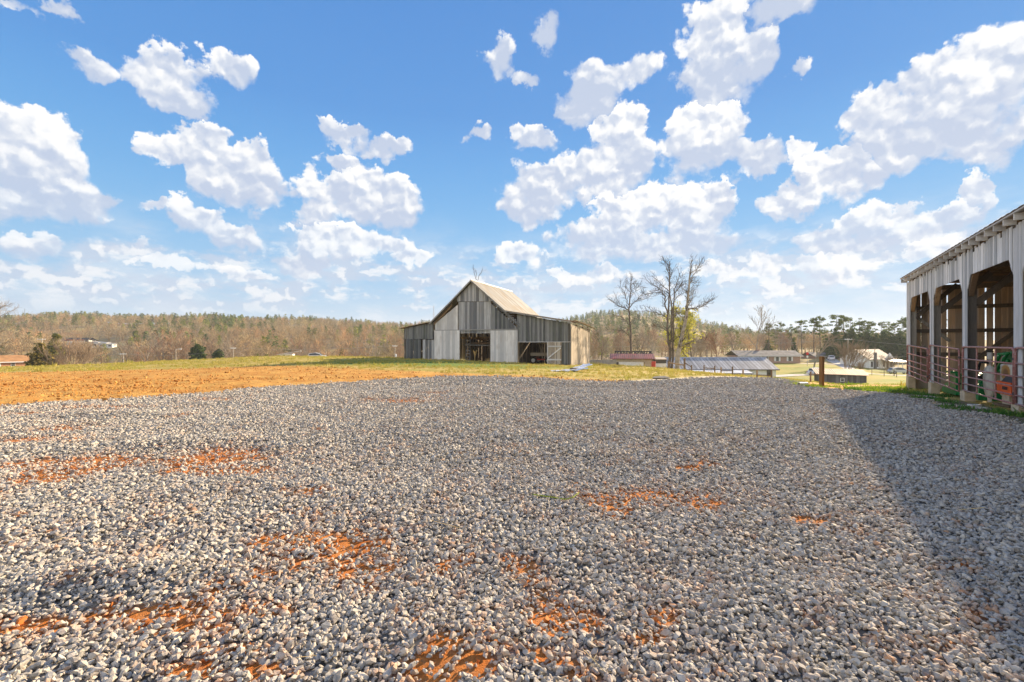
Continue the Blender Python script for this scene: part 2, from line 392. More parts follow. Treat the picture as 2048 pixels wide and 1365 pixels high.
def ground_hit(px, py):
    """where a sight line meets the ground"""
    Y = np.concatenate([np.arange(1.2, 40, 0.05), np.arange(40, 200, 0.5)])
    x = (px - CX) / FPX * Y; z = EYE - (py - HY) / FPX * Y
    d = z - gz(x, Y); i = np.argmax(d < 0) if (d < 0).any() else len(Y) - 1
    return float(x[i]), float(Y[i])
def on_ground(px, Y, dz=0.0):
    x = (px - CX) / FPX * Y
    return Vector((x, Y, g1(x, Y) + dz))
# ---------------------------------------------------------------- ground zones, measured along their borders
def hits(lst): return [ground_hit(px, py) for px, py in lst]
GRAVEL = hits([(-700, 905), (-300, 842), (0, 812), (350, 790), (700, 765), (820, 756.5), (880, 753), (1000, 753), (1085, 757), (1180, 763), (1240, 763.5), (1330, 760.5), (1400, 757), (1450, 754.5), (1500, 756.5), (1540, 759.5)]) \
    + [(19.0, 36.0), (21.5, 33.0)] + hits([(1585, 768), (1620, 774.5), (1700, 782), (1760, 786), (1800, 793), (1850, 803), (1930, 822), (2048, 850)]) + [(10.5, 5.0), (8.5, 1.0), (8.0, -6.0), (-14, -6.0), (-16, 4.0)]
CLAY = hits([(-700, 900), (-300, 846), (0, 816), (350, 794), (700, 768), (820, 759), (880, 755.5), (1000, 755.5), (1090, 760), (1200, 766), (1236, 766), (1236, 762.5), (1150, 757.5), (1080, 753), (1000, 751), (940, 748), (860, 744.5), (760, 740.5), (640, 734), (560, 732), (400, 737.5), (200, 742), (0, 746), (-300, 752), (-700, 764)])
PALE = hits([(1235, 764.5), (1300, 762), (1400, 757.5), (1470, 755.4), (1500, 757), (1545, 760)]) + [(19.5, 36), (21.5, 36)] + hits([(1568, 759.9), (1500, 755.3), (1440, 752.6), (1340, 757.5), (1270, 760.8)])
DIRT = hits([(1550, 762), (1600, 771), (1700, 784), (1800, 790), (1840, 778), (1815, 774), (1815, 765.5), (1700, 767.5), (1600, 764)])
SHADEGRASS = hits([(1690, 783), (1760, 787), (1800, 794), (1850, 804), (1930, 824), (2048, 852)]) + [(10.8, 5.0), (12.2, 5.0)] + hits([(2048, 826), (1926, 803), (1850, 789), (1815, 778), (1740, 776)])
LUSH = hits([(640, 724), (720, 720), (800, 720), (870, 722), (1040, 730), (1141, 734), (1185, 731), (1190, 737), (1040, 738.5), (860, 735), (740, 731), (660, 730)])
def sdf(poly, x, y):
    """signed distance, positive inside"""
    P = np.array(poly); n = len(P); d = np.full(x.shape, 1e9); inside = np.zeros(x.shape, bool)
    for i in range(n):
        a = P[i]; b = P[(i + 1) % n]; e = b - a
        t = np.clip(((x - a[0]) * e[0] + (y - a[1]) * e[1]) / (e @ e + 1e-12), 0, 1)
        d = np.minimum(d, np.hypot(x - a[0] - t * e[0], y - a[1] - t * e[1]))
        c = ((a[1] > y) != (b[1] > y)) & (x < (b[0] - a[0]) * (y - a[1]) / (b[1] - a[1] + 1e-12) + a[0])
        inside ^= c
    return np.where(inside, d, -d)
BARE = []   # red clay showing through the stones: x, y, half sizes, strength
for (px, py, rx, ry, s) in [(140, 940, 95, 22, 1.15), (60, 932, 60, 12, .8), (230, 930, 80, 14, 1.0), (430, 920, 110, 18, 1.2), (470, 945, 70, 12, .9), (390, 940, 60, 12, .8), (620, 985, 50, 9, .85), (1290, 1000, 130, 20, .8), (1400, 1010, 60, 12, .7),
                            (1385, 936, 60, 12, .7), (1600, 1046, 55, 10, .75), (800, 802, 60, 4, .9), (860, 787, 40, 2.5, .7), (1340, 905, 60, 8, .5), (1690, 960, 30, 6, .5),
                            (60, 880, 90, 7, .8), (130, 858, 70, 5, .7), (30, 830, 60, 3, .9), (200, 815, 120, 3, .7), (420, 800, 60, 3, .6), (370, 830, 20, 3, .9), (640, 860, 20, 2, .8), (330, 895, 50, 5, .6), (1180, 860, 40, 4, .3),
                            (760, 1100, 140, 50, .5), (880, 1130, 60, 60, .45), (1080, 1190, 70, 60, .6), (1290, 1290, 60, 30, .8), (1120, 1240, 80, 40, .6), (700, 1170, 120, 22, .5),
                            (300, 1235, 180, 22, .75), (60, 1260, 120, 22, .8), (400, 1265, 120, 14, .7), (560, 1225, 60, 20, .6), (430, 1310, 100, 20, .6), (940, 1335, 130, 26, .75), (1010, 1300, 90, 26, .5), (220, 1160, 60, 14, .6), (380, 1352, 60, 14, .7), (530, 1352, 70, 14, .6), (1320, 1240, 50, 22, .6), (1070, 1320, 60, 22, .6), (900, 1290, 50, 20, .5)]:
    x, y = ground_hit(px, py); x2, _ = ground_hit(px + rx, py); _, y2 = ground_hit(px, py - ry)
    BARE.append((x, y, max(0.05, x2 - x), max(0.05, y2 - y), s))
def bare_at(x, y):
    b = np.zeros_like(x)
    for (cx, cy, sx, sy, s) in BARE:
        b = np.maximum(b, s * np.exp(-((x - cx) / sx) ** 2 * 0.8 - ((y - cy) / sy) ** 2 * 0.8))
    return b * 0.86 + 0.27 * vnoise(x * 3.1 + 5, y * 3.1, 13) * np.clip(1.2 - y / 9, 0, 1) + 0.16 * vnoise(x * 2.2, y * 2.2, 3) + 0.20 * vnoise(x * 6, y * 6, 4) + 0.10 * vnoise(x * 15, y * 15, 6) + 0.08 * np.clip(1 - y / 8, 0, 1)

# one ground sheet, rings widening to the horizon
_r = [0.0]; _rr = 0.35
while _rr < 1420: _r.append(_rr); _rr *= 1.0165 if _rr < 70 else 1.03
_th = np.concatenate([R(1) * np.arange(-58, 58, 0.36), R(1) * np.arange(58, 302, 3.05)])
NT, NR = len(_th), len(_r) - 1
rr = np.array(_r[1:]); X = np.concatenate([[0], (rr[:, None] * np.sin(_th)).ravel()]); Y = np.concatenate([[0], (rr[:, None] * np.cos(_th)).ravel()])
Z = gz(X, Y)
i = np.arange(NR - 1)[:, None] * NT + np.arange(NT)[None, :] + 1; i2 = np.arange(NR - 1)[:, None] * NT + (np.arange(NT)[None, :] + 1) % NT + 1
quads = np.stack([i, i2, i2 + NT, i + NT], -1).reshape(-1, 4)
m, nt, b = new_mat('earth')
geo = node(nt, 'ShaderNodeNewGeometry').outputs[0]
dg, dc, dp, dd, dba, dsg = (attr(nt, k) for k in ('d_gravel', 'd_clay', 'd_pale', 'd_dirt', 'bare', 'd_shade'))
nA = noise(nt, geo, 0.8, 5.0, 0.6); nB = noise(nt, geo, 4.0, 4.0, 0.6); nC = noise(nt, geo, 22.0, 3.0, 0.6); nL = noise(nt, geo, 0.06, 4.0, 0.55); nF = noise(nt, geo, 75.0, 4.0, 0.7)
nS = noise(nt, mapv(nt, geo, (0.12, 0.5, 0.5)), 1.0, 4.0, 0.6)
grass = mixc(nt, sstep(nt, nA, 0.35, 0.68), (0.31, 0.25, 0.05), (0.54, 0.40, 0.13))
grass = mixc(nt, sstep(nt, nB, 0.45, 0.75, 0, 0.6), grass, (0.50, 0.38, 0.17))
grass = mixc(nt, sstep(nt, nS, 0.52, 0.70, 0, 0.8), grass, (0.28, 0.30, 0.04))
lush = mixc(nt, sstep(nt, nB, 0.4, 0.65), (0.07, 0.14, 0.035), (0.16, 0.13, 0.07))
clay = mixc(nt, sstep(nt, nA, 0.3, 0.7), (0.47, 0.21, 0.042), (0.62, 0.36, 0.09))
clay = mixc(nt, sstep(nt, nC, 0.5, 0.7, 0, 0.8), clay, (0.32, 0.13, 0.04))
clay = mixc(nt, sstep(nt, nB, 0.5, 0.75, 0, 0.5), clay, (0.64, 0.42, 0.14))
redclay = mixc(nt, sstep(nt, nB, 0.3, 0.7), (0.52, 0.165, 0.035), (0.62, 0.25, 0.07))
redclay = mixc(nt, sstep(nt, nF, 0.5, 0.75, 0, 0.6), redclay, (0.30, 0.10, 0.03))
redclay = mixc(nt, sstep(nt, nC, 0.45, 0.7, 0, 0.5), redclay, (0.40, 0.24, 0.13))
vor = node(nt, 'ShaderNodeTexVoronoi', {'Vector': geo, 'Scale': 14.0, 'Randomness': 1.0}, feature='F1')
vcol = node(nt, 'ShaderNodeSeparateColor', {0: vor.outputs['Color']}).outputs[0]
grit = mixc(nt, vcol, (0.08, 0.076, 0.07), (0.30, 0.275, 0.235))
grit = mixc(nt, sstep(nt, nL, 0.4, 0.6, 0, 0.25), grit, (0.42, 0.30, 0.19))
dirtmix = mixc(nt, sstep(nt, nA, 0.54, 0.70), clay, grass)
dlu = attr(nt, 'd_lush')
grass = mixc(nt, sstep(nt, M_(nt, 'ADD', dlu, M_(nt, 'MULTIPLY', M_(nt, 'SUBTRACT', nA, 0.5), 9.0)), -1.5, 1.5, 0.0, 0.85), grass, mixc(nt, nB, (0.06, 0.16, 0.03), (0.17, 0.24, 0.04)))
col = mixc(nt, sstep(nt, M_(nt, 'ADD', dd, M_(nt, 'MULTIPLY', M_(nt, 'SUBTRACT', nB, 0.5), 3.0)), -0.5, 0.5), grass, dirtmix)
fringe = M_(nt, 'ADD', M_(nt, 'MULTIPLY', M_(nt, 'SUBTRACT', nA, 0.5), 5.0), M_(nt, 'MULTIPLY', M_(nt, 'SUBTRACT', nB, 0.5), 3.5))
col = mixc(nt, sstep(nt, M_(nt, 'ADD', dc, fringe), -0.9, 0.9), col, clay)
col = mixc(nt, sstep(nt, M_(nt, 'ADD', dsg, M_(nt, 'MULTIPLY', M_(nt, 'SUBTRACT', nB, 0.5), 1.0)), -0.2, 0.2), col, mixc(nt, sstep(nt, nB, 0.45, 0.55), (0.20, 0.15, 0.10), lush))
col = mixc(nt, sstep(nt, M_(nt, 'ADD', dp, M_(nt, 'MULTIPLY', M_(nt, 'SUBTRACT', nB, 0.5), 1.2)), -0.25, 0.25), col, mixc(nt, nB, (0.50, 0.42, 0.30), (0.66, 0.58, 0.46)))
grav = mixc(nt, sstep(nt, M_(nt, 'ADD', dba, M_(nt, 'MULTIPLY', M_(nt, 'SUBTRACT', nC, 0.5), 0.5)), 0.28, 0.50), grit, redclay)
col = mixc(nt, sstep(nt, M_(nt, 'ADD', dg, M_(nt, 'MULTIPLY', M_(nt, 'SUBTRACT', nB, 0.5), 0.9)), -0.15, 0.15), col, grav)
rad = V_(nt, 'LENGTH', geo)
floorc = mixc(nt, sstep(nt, noise(nt, geo, 0.03, 4.0), 0.4, 0.6), (0.24, 0.175, 0.095), (0.36, 0.28, 0.12))
lawn = mixc(nt, sstep(nt, noise(nt, geo, 0.07, 3.0), 0.35, 0.65), (0.17, 0.22, 0.022), (0.34, 0.27, 0.055))
isfar = sstep(nt, M_(nt, 'ADD', rad, M_(nt, 'MULTIPLY', M_(nt, 'SUBTRACT', nL, 0.5), 60.0)), 150, 175)
xs = node(nt, 'ShaderNodeSeparateXYZ', {0: geo}).outputs[0]
valley = mixc(nt, sstep(nt, xs, 5, 25), floorc, lawn)
col = mixc(nt, sstep(nt, rad, 70, 84), col, valley)
col = mixc(nt, isfar, col, floorc)
# far gravel keeps its stony relief, the rest is rough soil
h = mixc(nt, sstep(nt, dg, -0.2, 0.2), mixc(nt, 0.5, nC, nB), mixc(nt, sstep(nt, dba, 0.3, 0.5), M_(nt, 'SUBTRACT', 1.0, vor.outputs['Distance']), M_(nt, 'MULTIPLY', nF, 0.45)))
bd = node(nt, 'ShaderNodeBump', {'Height': h, 'Distance': 0.045, 'Strength': 0.9}).outputs[0]
setin(nt, b, color=col, rough=0.95, spec=0.15, normal=bd)
MATS['earth'] = m
clod = np.clip(sdf(CLAY, X, Y) / 1.5, 0, 1)
Z = Z + clod * np.where(np.hypot(X, Y) < 75, 0.05 * fbm(X * 2.2, Y * 2.2, 3, 31) + 0.04 * vnoise(X * 0.6, Y * 1.7, 8), 0)
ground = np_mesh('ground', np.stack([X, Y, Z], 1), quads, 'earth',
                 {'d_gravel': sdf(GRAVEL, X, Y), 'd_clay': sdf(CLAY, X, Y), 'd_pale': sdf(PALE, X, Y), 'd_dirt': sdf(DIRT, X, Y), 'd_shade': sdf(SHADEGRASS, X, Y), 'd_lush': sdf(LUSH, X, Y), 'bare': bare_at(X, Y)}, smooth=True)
tag(ground, kind='structure')
cap = [(0, 1 + k, 1 + (k + 1) % NT) for k in range(NT)]

# ---------------------------------------------------------------- crushed stone, clods and grass: uncountable, one object each
def rand_rot(n, tilt):
    yaw = RNG.uniform(0, 2 * np.pi, n); a = RNG.normal(0, tilt, n); bb = RNG.normal(0, tilt, n)
    cy, sy = np.cos(yaw), np.sin(yaw); ca, sa = np.cos(a), np.sin(a); cb, sb = np.cos(bb), np.sin(bb)
    Rz = np.zeros((n, 3, 3)); Rz[:, 0, 0] = cy; Rz[:, 0, 1] = -sy; Rz[:, 1, 0] = sy; Rz[:, 1, 1] = cy; Rz[:, 2, 2] = 1
    Rx = np.zeros((n, 3, 3)); Rx[:, 0, 0] = 1; Rx[:, 1, 1] = ca; Rx[:, 1, 2] = -sa; Rx[:, 2, 1] = sa; Rx[:, 2, 2] = ca
    Ry = np.zeros((n, 3, 3)); Ry[:, 1, 1] = 1; Ry[:, 0, 0] = cb; Ry[:, 0, 2] = sb; Ry[:, 2, 0] = -sb; Ry[:, 2, 2] = cb
    return Rz @ Rx @ Ry
import bmesh
def hull_stone(n, seed, flat=0.55):
    rg = random.Random(seed); bm = bmesh.new()
    for _ in range(n):
        v = Vector((rg.gauss(0, 1), rg.gauss(0, 1), rg.gauss(0, 1))).normalized()
        v = Vector((v.x * 0.56, v.y * 0.36, v.z * 0.5 * flat)) * rg.uniform(0.82, 1.1)
        bm.verts.new(v)
    bmesh.ops.convex_hull(bm, input=bm.verts)
    bm.verts.ensure_lookup_table(); loose = [v for v in bm.verts if not v.link_faces]
    bmesh.ops.delete(bm, geom=loose, context='VERTS'); bmesh.ops.triangulate(bm, faces=bm.faces)
    bm.verts.index_update()
    V = np.array([v.co[:] for v in bm.verts]); F = np.array([[v.index for v in f.verts] for f in bm.faces]); bm.free()
    return V, F
def scatter(name, protos, P, S, tilt, mat, extra=None, squash=None):
    """copies of a few small shapes merged into one uncountable mass"""
    n = len(P); which = RNG.integers(0, len(protos), n); Vs, Fs, rn, ex = [], [], [], []; off = 0
    rnd = RNG.uniform(0, 1, n)
    for k, (V, F) in enumerate(protos):
        I = np.where(which == k)[0]
        if not len(I): continue
        Rm = rand_rot(len(I), tilt) * S[I][:, None, None]
        VV = np.einsum('nij,vj->nvi', Rm, V) + P[I][:, None, :]
        Vs.append(VV.reshape(-1, 3)); Fs.append((F[None] + (np.arange(len(I)) * len(V))[:, None, None] + off).reshape(-1, 3)); off += len(I) * len(V)
        rn.append(np.repeat(rnd[I], len(V)))
        if extra is not None: ex.append(np.repeat(extra[I], len(V)))
    at_ = {'rnd': np.concatenate(rn)}
    if extra is not None: at_['dust'] = np.concatenate(ex)
    return np_mesh(name, np.concatenate(Vs), np.concatenate(Fs), mat, at_)
def wedge(y0, y1, dens, side=1.16, pad=1.2):
    area = side * (y1 ** 2 - y0 ** 2) + 2 * pad * (y1 - y0); n = int(area * dens)
    y = RNG.uniform(0, 1, n); w0, w1 = side * y0 + pad, side * y1 + pad
    t = (np.sqrt(w0 ** 2 + y * (w1 ** 2 - w0 ** 2)) - w0) / max(1e-6, (w1 - w0)); y = y0 + t * (y1 - y0)
    return RNG.uniform(-1, 1, n) * (side * y + pad), y
near_p = [hull_stone(15, s, 0.58) for s in range(12)]; mid_p = [hull_stone(11, 40 + s, 0.62) for s in range(8)]; far_p = [hull_stone(7, 70 + s, 0.6) for s in range(6)]
PTS, SZ, DU, tags_ = [], [], [], []
def lay(y0, y1, dens, mean, protos, name, lift):
    x, y = wedge(y0, y1, dens)
    dgv = sdf(GRAVEL, x, y); br = bare_at(x, y)
    edge = np.clip(dgv / 0.9 + 0.35 * vnoise(x * 1.5, y * 1.5, 12) + 0.25, 0, 1)
    keep = RNG.uniform(0, 1, len(x)) < edge * np.clip(1.12 - np.clip((br - 0.22) / 0.42, 0, 1) * 0.84, 0.05, 1)
    x, y, br = x[keep], y[keep], br[keep]
    s = np.minimum(mean * np.exp(RNG.normal(0, 0.36, len(x))), 1.9 * mean); z = gz(x, y) + s * lift + RNG.uniform(0, 1, len(x)) ** 3 * 0.02
    o = scatter(name, protos, np.stack([x, y, z], 1), s, 0.55, 'limestone', np.clip((br + 0.05) / 0.5, 0, 1) * RNG.uniform(0, 1, len(x)) + (RNG.uniform(0, 1, len(x)) < .02) * .5)
    o['kind'] = 'stuff'; return o
def stones():
    # rings of one gravel bed: many small facets near, simpler and coarser ones far off
    lay(1.45, 3.2, 2900, 0.029, near_p, 'gravel', 0.2); lay(3.2, 6.0, 1800, 0.034, near_p, 'gravel', 0.2); lay(6.0, 10.5, 900, 0.043, mid_p, 'gravel', 0.2)
    lay(10.5, 17.0, 520, 0.052, mid_p, 'gravel', 0.2); lay(17.0, 34.0, 200, 0.075, far_p, 'gravel', 0.2)
stones()
def clods():
    x, y = [], []
    for (y0, y1, d) in ((10, 22, 60), (22, 62, 20)):
        a, bq = wedge(y0, y1, d); x.append(a); y.append(bq)
    x, y = np.concatenate(x), np.concatenate(y)
    d = sdf(CLAY, x, y); cl = vnoise(x * 0.5, y * 1.1, 44) + 0.6 * vnoise(x * 1.6, y * 2.4, 45)
    k = (d > -0.3) & (RNG.uniform(-0.9, 0.9, len(x)) < cl + 0.1); x, y = x[k], y[k]
    s = np.minimum(0.05 * np.exp(RNG.normal(0, 0.5, len(x))), 0.2)
    o = scatter('dirt_clods', far_p + mid_p[:3], np.stack([x, y, gz(x, y) + 0.25 * s], 1), s, 0.8, 'clay_clods'); o['kind'] = 'stuff'
    x, y = wedge(1.5, 9, 60); br = bare_at(x, y); k = (sdf(GRAVEL, x, y) > 0) & (br > 0.42); x, y = x[k], y[k]
    s = 0.028 * np.exp(RNG.normal(0, 0.4, len(x)))
    o = scatter('red_dirt_crumbs', mid_p, np.stack([x, y, gz(x, y) + 0.2 * s], 1), s, 0.8, 'red_crumbs'); o['kind'] = 'stuff'
leafmat('red_crumbs', (0.42, 0.12, 0.03), (0.56, 0.20, 0.05), 0.0)
clods()
def tuft(n, seed, spread, lean, wid):
    rg = random.Random(seed); V, F = [], []
    for _ in range(n):
        a = rg.uniform(0, 6.283); r = spread * math.sqrt(rg.random()); bx, by = r * math.cos(a), r * math.sin(a); h = rg.uniform(0.45, 1.0)
        a2 = rg.uniform(0, 6.283); l = lean * rg.uniform(0.2, 1.0) * h; p = rg.uniform(0, 3.14); wx, wy = wid * math.cos(p), wid * math.sin(p); k = len(V)
        V += [(bx - wx, by - wy, -0.05), (bx + wx, by + wy, -0.05), (bx + wx * .7 + l * .35 * math.cos(a2), by + wy * .7 + l * .35 * math.sin(a2), h * .6), (bx - wx * .7 + l * .35 * math.cos(a2), by - wy * .7 + l * .35 * math.sin(a2), h * .6), (bx + l * math.cos(a2), by + l * math.sin(a2), h)]
        F += [(k, k + 1, k + 2), (k, k + 2, k + 3), (k + 3, k + 2, k + 4)]
    return np.array(V), np.array(F)
def grass_all():
    tf = [tuft(9, 100 + s, 0.7, 0.7, 0.07) for s in range(6)]
    x, y = wedge(17, 62, 9); w = (sdf(GRAVEL, x, y) < -0.3) & (sdf(CLAY, x, y) < 0.4 * vnoise(x, y, 3)) & (sdf(PALE, x, y) < 0) & (sdf(DIRT, x, y) < 0.2) & (vnoise(x * .4, y * .8, 17) + 0.5 * vnoise(x * 1.3, y * 1.3, 18) > -0.35)
    x, y = x[w], y[w]; s = 0.11 * np.exp(RNG.normal(0, 0.35, len(x)))
    # keep the barn and shed footprints clear
    lx = (x + 3.84) * 0.928 + (y - 46) * -0.373; ly = (x + 3.84) * 0.373 + (y - 46) * 0.928; k = ~((lx > -8.4) & (lx < 10.1) & (ly > 0.1) & (ly < 10.5)); x, y, s = x[k], y[k], s[k]
    s = s * np.where(RNG.uniform(0, 1, len(x)) < 0.02, 2.0, 1.0)
    o = scatter('meadow_grass', tf, np.stack([x, y, gz(x, y)], 1), s, 0.1, 'meadow_grass'); o['kind'] = 'stuff'
    # sunlit weeds at the gravel's end and rank grass along the shed
    x, y = wedge(15, 32, 60); d = sdf(DIRT, x, y); k = (d > -0.5) & (vnoise(x * .9, y * .9, 61) + 0.4 * vnoise(x * 3, y * 3, 62) > 0.85) & (sdf(SHADEGRASS, x, y) < 0.2); x, y = x[k], y[k]
    ang = [ground_hit(p, q) for p, q in ((1745, 778), (1728, 780), (1765, 777.5), (1782, 781), (1800, 777), (1715, 779), (1752, 784), (1602, 771), (1640, 776), (1655, 774))]
    for (ax, ay) in ang:
        n = 60; x = np.concatenate([x, RNG.normal(ax, 0.28, n)]); y = np.concatenate([y, RNG.normal(ay, 0.35, n)])
    o = scatter('weeds', tf, np.stack([x, y, gz(x, y)], 1), 0.10 * np.exp(RNG.normal(0, 0.4, len(x))), 0.15, 'lime_grass'); o['kind'] = 'stuff'
    x, y = wedge(6, 24, 130); d = sdf(SHADEGRASS, x, y); k = (d > -0.35) & (vnoise(x * .8, y * .8, 71) + 0.5 * vnoise(x * 2.7, y * 2.7, 72) > 0.48); x, y = x[k], y[k]
    o = scatter('rank_grass', tf, np.stack([x, y, gz(x, y)], 1), 0.085 * np.exp(RNG.normal(0, 0.35, len(x))), 0.15, 'green_grass'); o['kind'] = 'stuff'
    # dry straws lying on the stones
    st = [(np.array([(-.5, -.012, 0), (.5, -.012, 0), (.5, .012, 0.02), (-.5, .012, 0)]), np.array([(0, 1, 2), (0, 2, 3)]))]
    x, y = wedge(1.5, 9, 1.1); k = sdf(GRAVEL, x, y) > 0; x, y = x[k], y[k]
    o = scatter('straw_litter', st, np.stack([x, y, gz(x, y) + 0.05], 1), 0.14 * np.exp(RNG.normal(0, 0.4, len(x))), 0.25, 'straw'); o['kind'] = 'stuff'
grass_all()
# ---------------------------------------------------------------- the tobacco barn
BARN_AZ = R(21.9)   # bearing of its ridge
BO = Vector((-3.84, 46.0, 0.0))
def fa(px, py):
    """sight line met by the barn's front: distance along the front, height"""
    k = (px - CX) / FPX; a = (46 * k + 3.84) / (math.cos(BARN_AZ) + math.sin(BARN_AZ) * k); Y = 46 - math.sin(BARN_AZ) * a
    return a, EYE - (py - HY) / FPX * Y
def fz(zx, zy): return fa(760 + zx / 4.452, 520 + zy / 4.452)
def interp(pl, x):
    for (x0, z0), (x1, z1) in zip(pl, pl[1:]):
        if x <= x1: return z0 + (z1 - z0) * max(0.0, min(1.0, (x - x0) / max(1e-9, x1 - x0)))
    return pl[-1][1]
def boards(mb, top, bot, y, bw=0.22, gap=0.008, th=0.025, jag=0.0, jagtop=0.0, miss=0.0, jit=0.012, axis='x', gapvar=0.0, skew=0.0):
    """vertical boards between a top line and a bottom line (lists of (along, height)); y is the plane, +th behind it"""
    x0, x1 = bot[0][0], bot[-1][0]; x = x0
    while x < x1 - 0.02:
        w_ = min(bw * random.uniform(0.75, 1.25), x1 - x)
        if x1 - (x + w_) < 0.08: w_ = x1 - x
        g = gap + (random.random() ** 4) * gapvar
        a, c = x, x + max(0.03, w_ - g)
        if random.random() >= miss:
            yo = y + random.uniform(-jit, jit); dj = random.uniform(-jag, jag); dt = random.uniform(-jagtop, 0); sk = random.uniform(-skew, skew)
            q = [(a + sk, interp(bot, a) + dj), (c + sk, interp(bot, c) + dj + random.uniform(-jag, jag) * .3), (c, interp(top, c) + dt), (a, interp(top, a) + dt)]
            if q[3][1] - q[0][1] > 0.02 or q[2][1] - q[1][1] > 0.02:
                if axis == 'x': A = [(u, yo, z) for u, z in q]; Bq = [(u, yo + th, z) for u, z in q]
                else: A = [(yo, u, z) for u, z in q]; Bq = [(yo + th, u, z) for u, z in q]
                mb.hexa(A, Bq)
        x += w_
LB = 10.6          # length of the main body
barn = thing('barn', 'large weathered grey board barn with rusty metal gable roof and open bays', 'barn', BO, -BARN_AZ)
# roof outline of the front, left to right: low eave, knee, ridge, shoulder, low eave
eL, kL, rd, sR, eR = (-8.85, 3.33), (-4.85, 3.93), (-0.2, 8.03), (3.55, 4.86), (10.15, 3.66)
gl = lambda x: interp([eL, kL, rd, (4.95, 3.72)], x)          # underside line of the original gable roof
# front boarding
mb = MB(); boards(mb, [(-2.55, gl(-2.55) - .12), (-0.2, 7.9), (2.15, 5.93)], [fz(686, 372), fz(998, 370)], 0.0, 0.2, jagtop=.03); mb.build('gable_siding', 'barn_boards', barn)
mb = MB(); boards(mb, [fz(690, 376), fz(1000, 372)], [fz(698, 655), fz(985, 656)], 0.03, 0.24, jag=.02); mb.build('loft_siding', 'barn_boards', barn)
mb = MB(); boards(mb, [fz(478, 572), fz(500, 560), fz(690, 400)], [fz(490, 632), fz(692, 632)], 0.02, 0.24, jagtop=.04); mb.build('shoulder_siding', 'barn_boards_pale', barn)
mb = MB(); boards(mb, [fz(988, 384), fz(1000, 396), fz(1208, 590), fz(1216, 600)], [fz(984, 632), fz(1216, 634)], 0.02, 0.24, jagtop=.04); mb.build('shoulder_siding', 'barn_boards_dark', barn)
# open slots under the rakes: furring strips
for side in (-1, 1):
    mb = MB()
    for k in range(3):
        dz = -0.18 - 0.13 * k
        if side < 0: mb.beam((-4.7, -0.02, gl(-4.7) + dz), (-2.5, -0.02, gl(-2.5) + dz), 0.03, 0.06)
        else: mb.beam((2.1, -0.02, gl(2.1) + dz), (4.95, -0.02, gl(4.95) + dz), 0.03, 0.055)
    for t in (0.25, 0.6, 0.85):
        x = (-4.7 + 2.2 * t) if side < 0 else (2.1 + 2.8 * t); mb.box((x, 0.05, gl(x) - 0.3), (0.07, 0.05, 0.5))
    mb.build('rake_strips', 'timber_brown' if side < 0 else 'barn_boards', barn)
# big sliding doors, hung proud of the wall
def door(name, q, y, mat, bw=0.24, label=None, jag=.02):
    mb = MB(); (a0, z0), (a1, z1), (b0, w0), (b1, w1) = [fz(*p) for p in q]
    boards(mb, [(a0, z0), (a1, z1)], [(b0, w0), (b1, w1)], y, bw, jag=jag, jit=.006, th=.022)
    o = mb.build(name, mat, barn)
    for t in (0.1, 0.9):
        fr = MB(); fr.box(((a0 + a1) / 2, y + 0.055, w0 + (z0 - w0) * t), (abs(a1 - a0) - .1, 0.05, 0.14)); fr.build('ledge', 'timber_grey', o)
    if label: o['label'] = label
    return o
door('sliding_door', [(486, 632), (700, 629), (488, 885), (713, 892)], -0.11, 'barn_boards_pale', .25)
door('sliding_door', [(984, 630), (1224, 627), (988, 913), (1230, 919)], -0.11, 'barn_boards_pale', .2)
mb = MB(); a, c = fz(482, 628), fz(1230, 624); mb.box(((a[0] + c[0]) / 2, -0.07, (a[1] + c[1]) / 2 + .02), (c[0] - a[0], 0.06, 0.09)); mb.build('door_track', 'timber_grey', barn)
# left lean-to
mb = MB(); boards(mb, [(-8.42, gl(-8.42) - .06), (-4.86, gl(-4.86) - .05)], [fz(214, 706), fz(476, 706)], 0.03, 0.16); mb.build('lean_to_siding', 'barn_boards_dark', barn)
mb = MB(); boards(mb, [fz(222, 707), fz(352, 709)], [fz(232, 880), fz(366, 882)], -0.03, 0.2, jag=.04, gapvar=.12)
o = mb.build('lean_to_door', 'barn_boards_dark', barn)
mb = MB(); boards(mb, [fz(366, 711), fz(394, 711)], [fz(384, 884), fz(412, 884)], -0.06, 0.34, jag=.04); boards(mb, [fz(412, 713), fz(478, 712)], [fz(415, 884), fz(484, 884)], -0.03, 0.19, jag=.04, gapvar=.1)
mb.build('lean_to_door', 'barn_boards', barn)
# right lean-to
mb = MB(); boards(mb, [(3.62, 4.76), (5.0, 4.5), (10.0, 3.62)], [fz(1220, 728), fz(1696, 736)], 0.045, 0.2, jag=.015, jagtop=.06)
# the bit of boarding left of the big door's edge
mb.build('lean_to_siding', 'barn_boards_dark', barn)
mb = MB(); a, c = fz(1228, 727), fz(1696, 737); mb.box(((a[0] + c[0]) / 2, -0.0, (a[1] + c[1]) / 2), (c[0] - a[0], 0.07, 0.05)); mb.build('header', 'barn_boards_pale', barn)
mb = MB(); boards(mb, [fz(1617, 737), fz(1698, 739)], [fz(1619, 934), fz(1698, 936)], 0.03, 0.17, jag=.02); mb.build('corner_siding', 'barn_boards_dark', barn)
(a0, z0), (a1, z1) = fz(1491, 732), fz(1617, 735); (b0, w0) = fz(1492, 928)
zd = MB(); boards(zd, [(a0, z0), (a1, z1)], [(a0, w0), (a1, w0 - .02)], -0.05, 0.17, jag=.03, gapvar=.05)
zo = zd.build('batten_door', 'barn_boards_tan', barn)
zb = MB(); zz = lambda t: w0 + (z0 - w0) * t
for t in (0.2, 0.8): zb.box(((a0 + a1) / 2, -0.085, zz(t)), (a1 - a0, 0.04, 0.14))
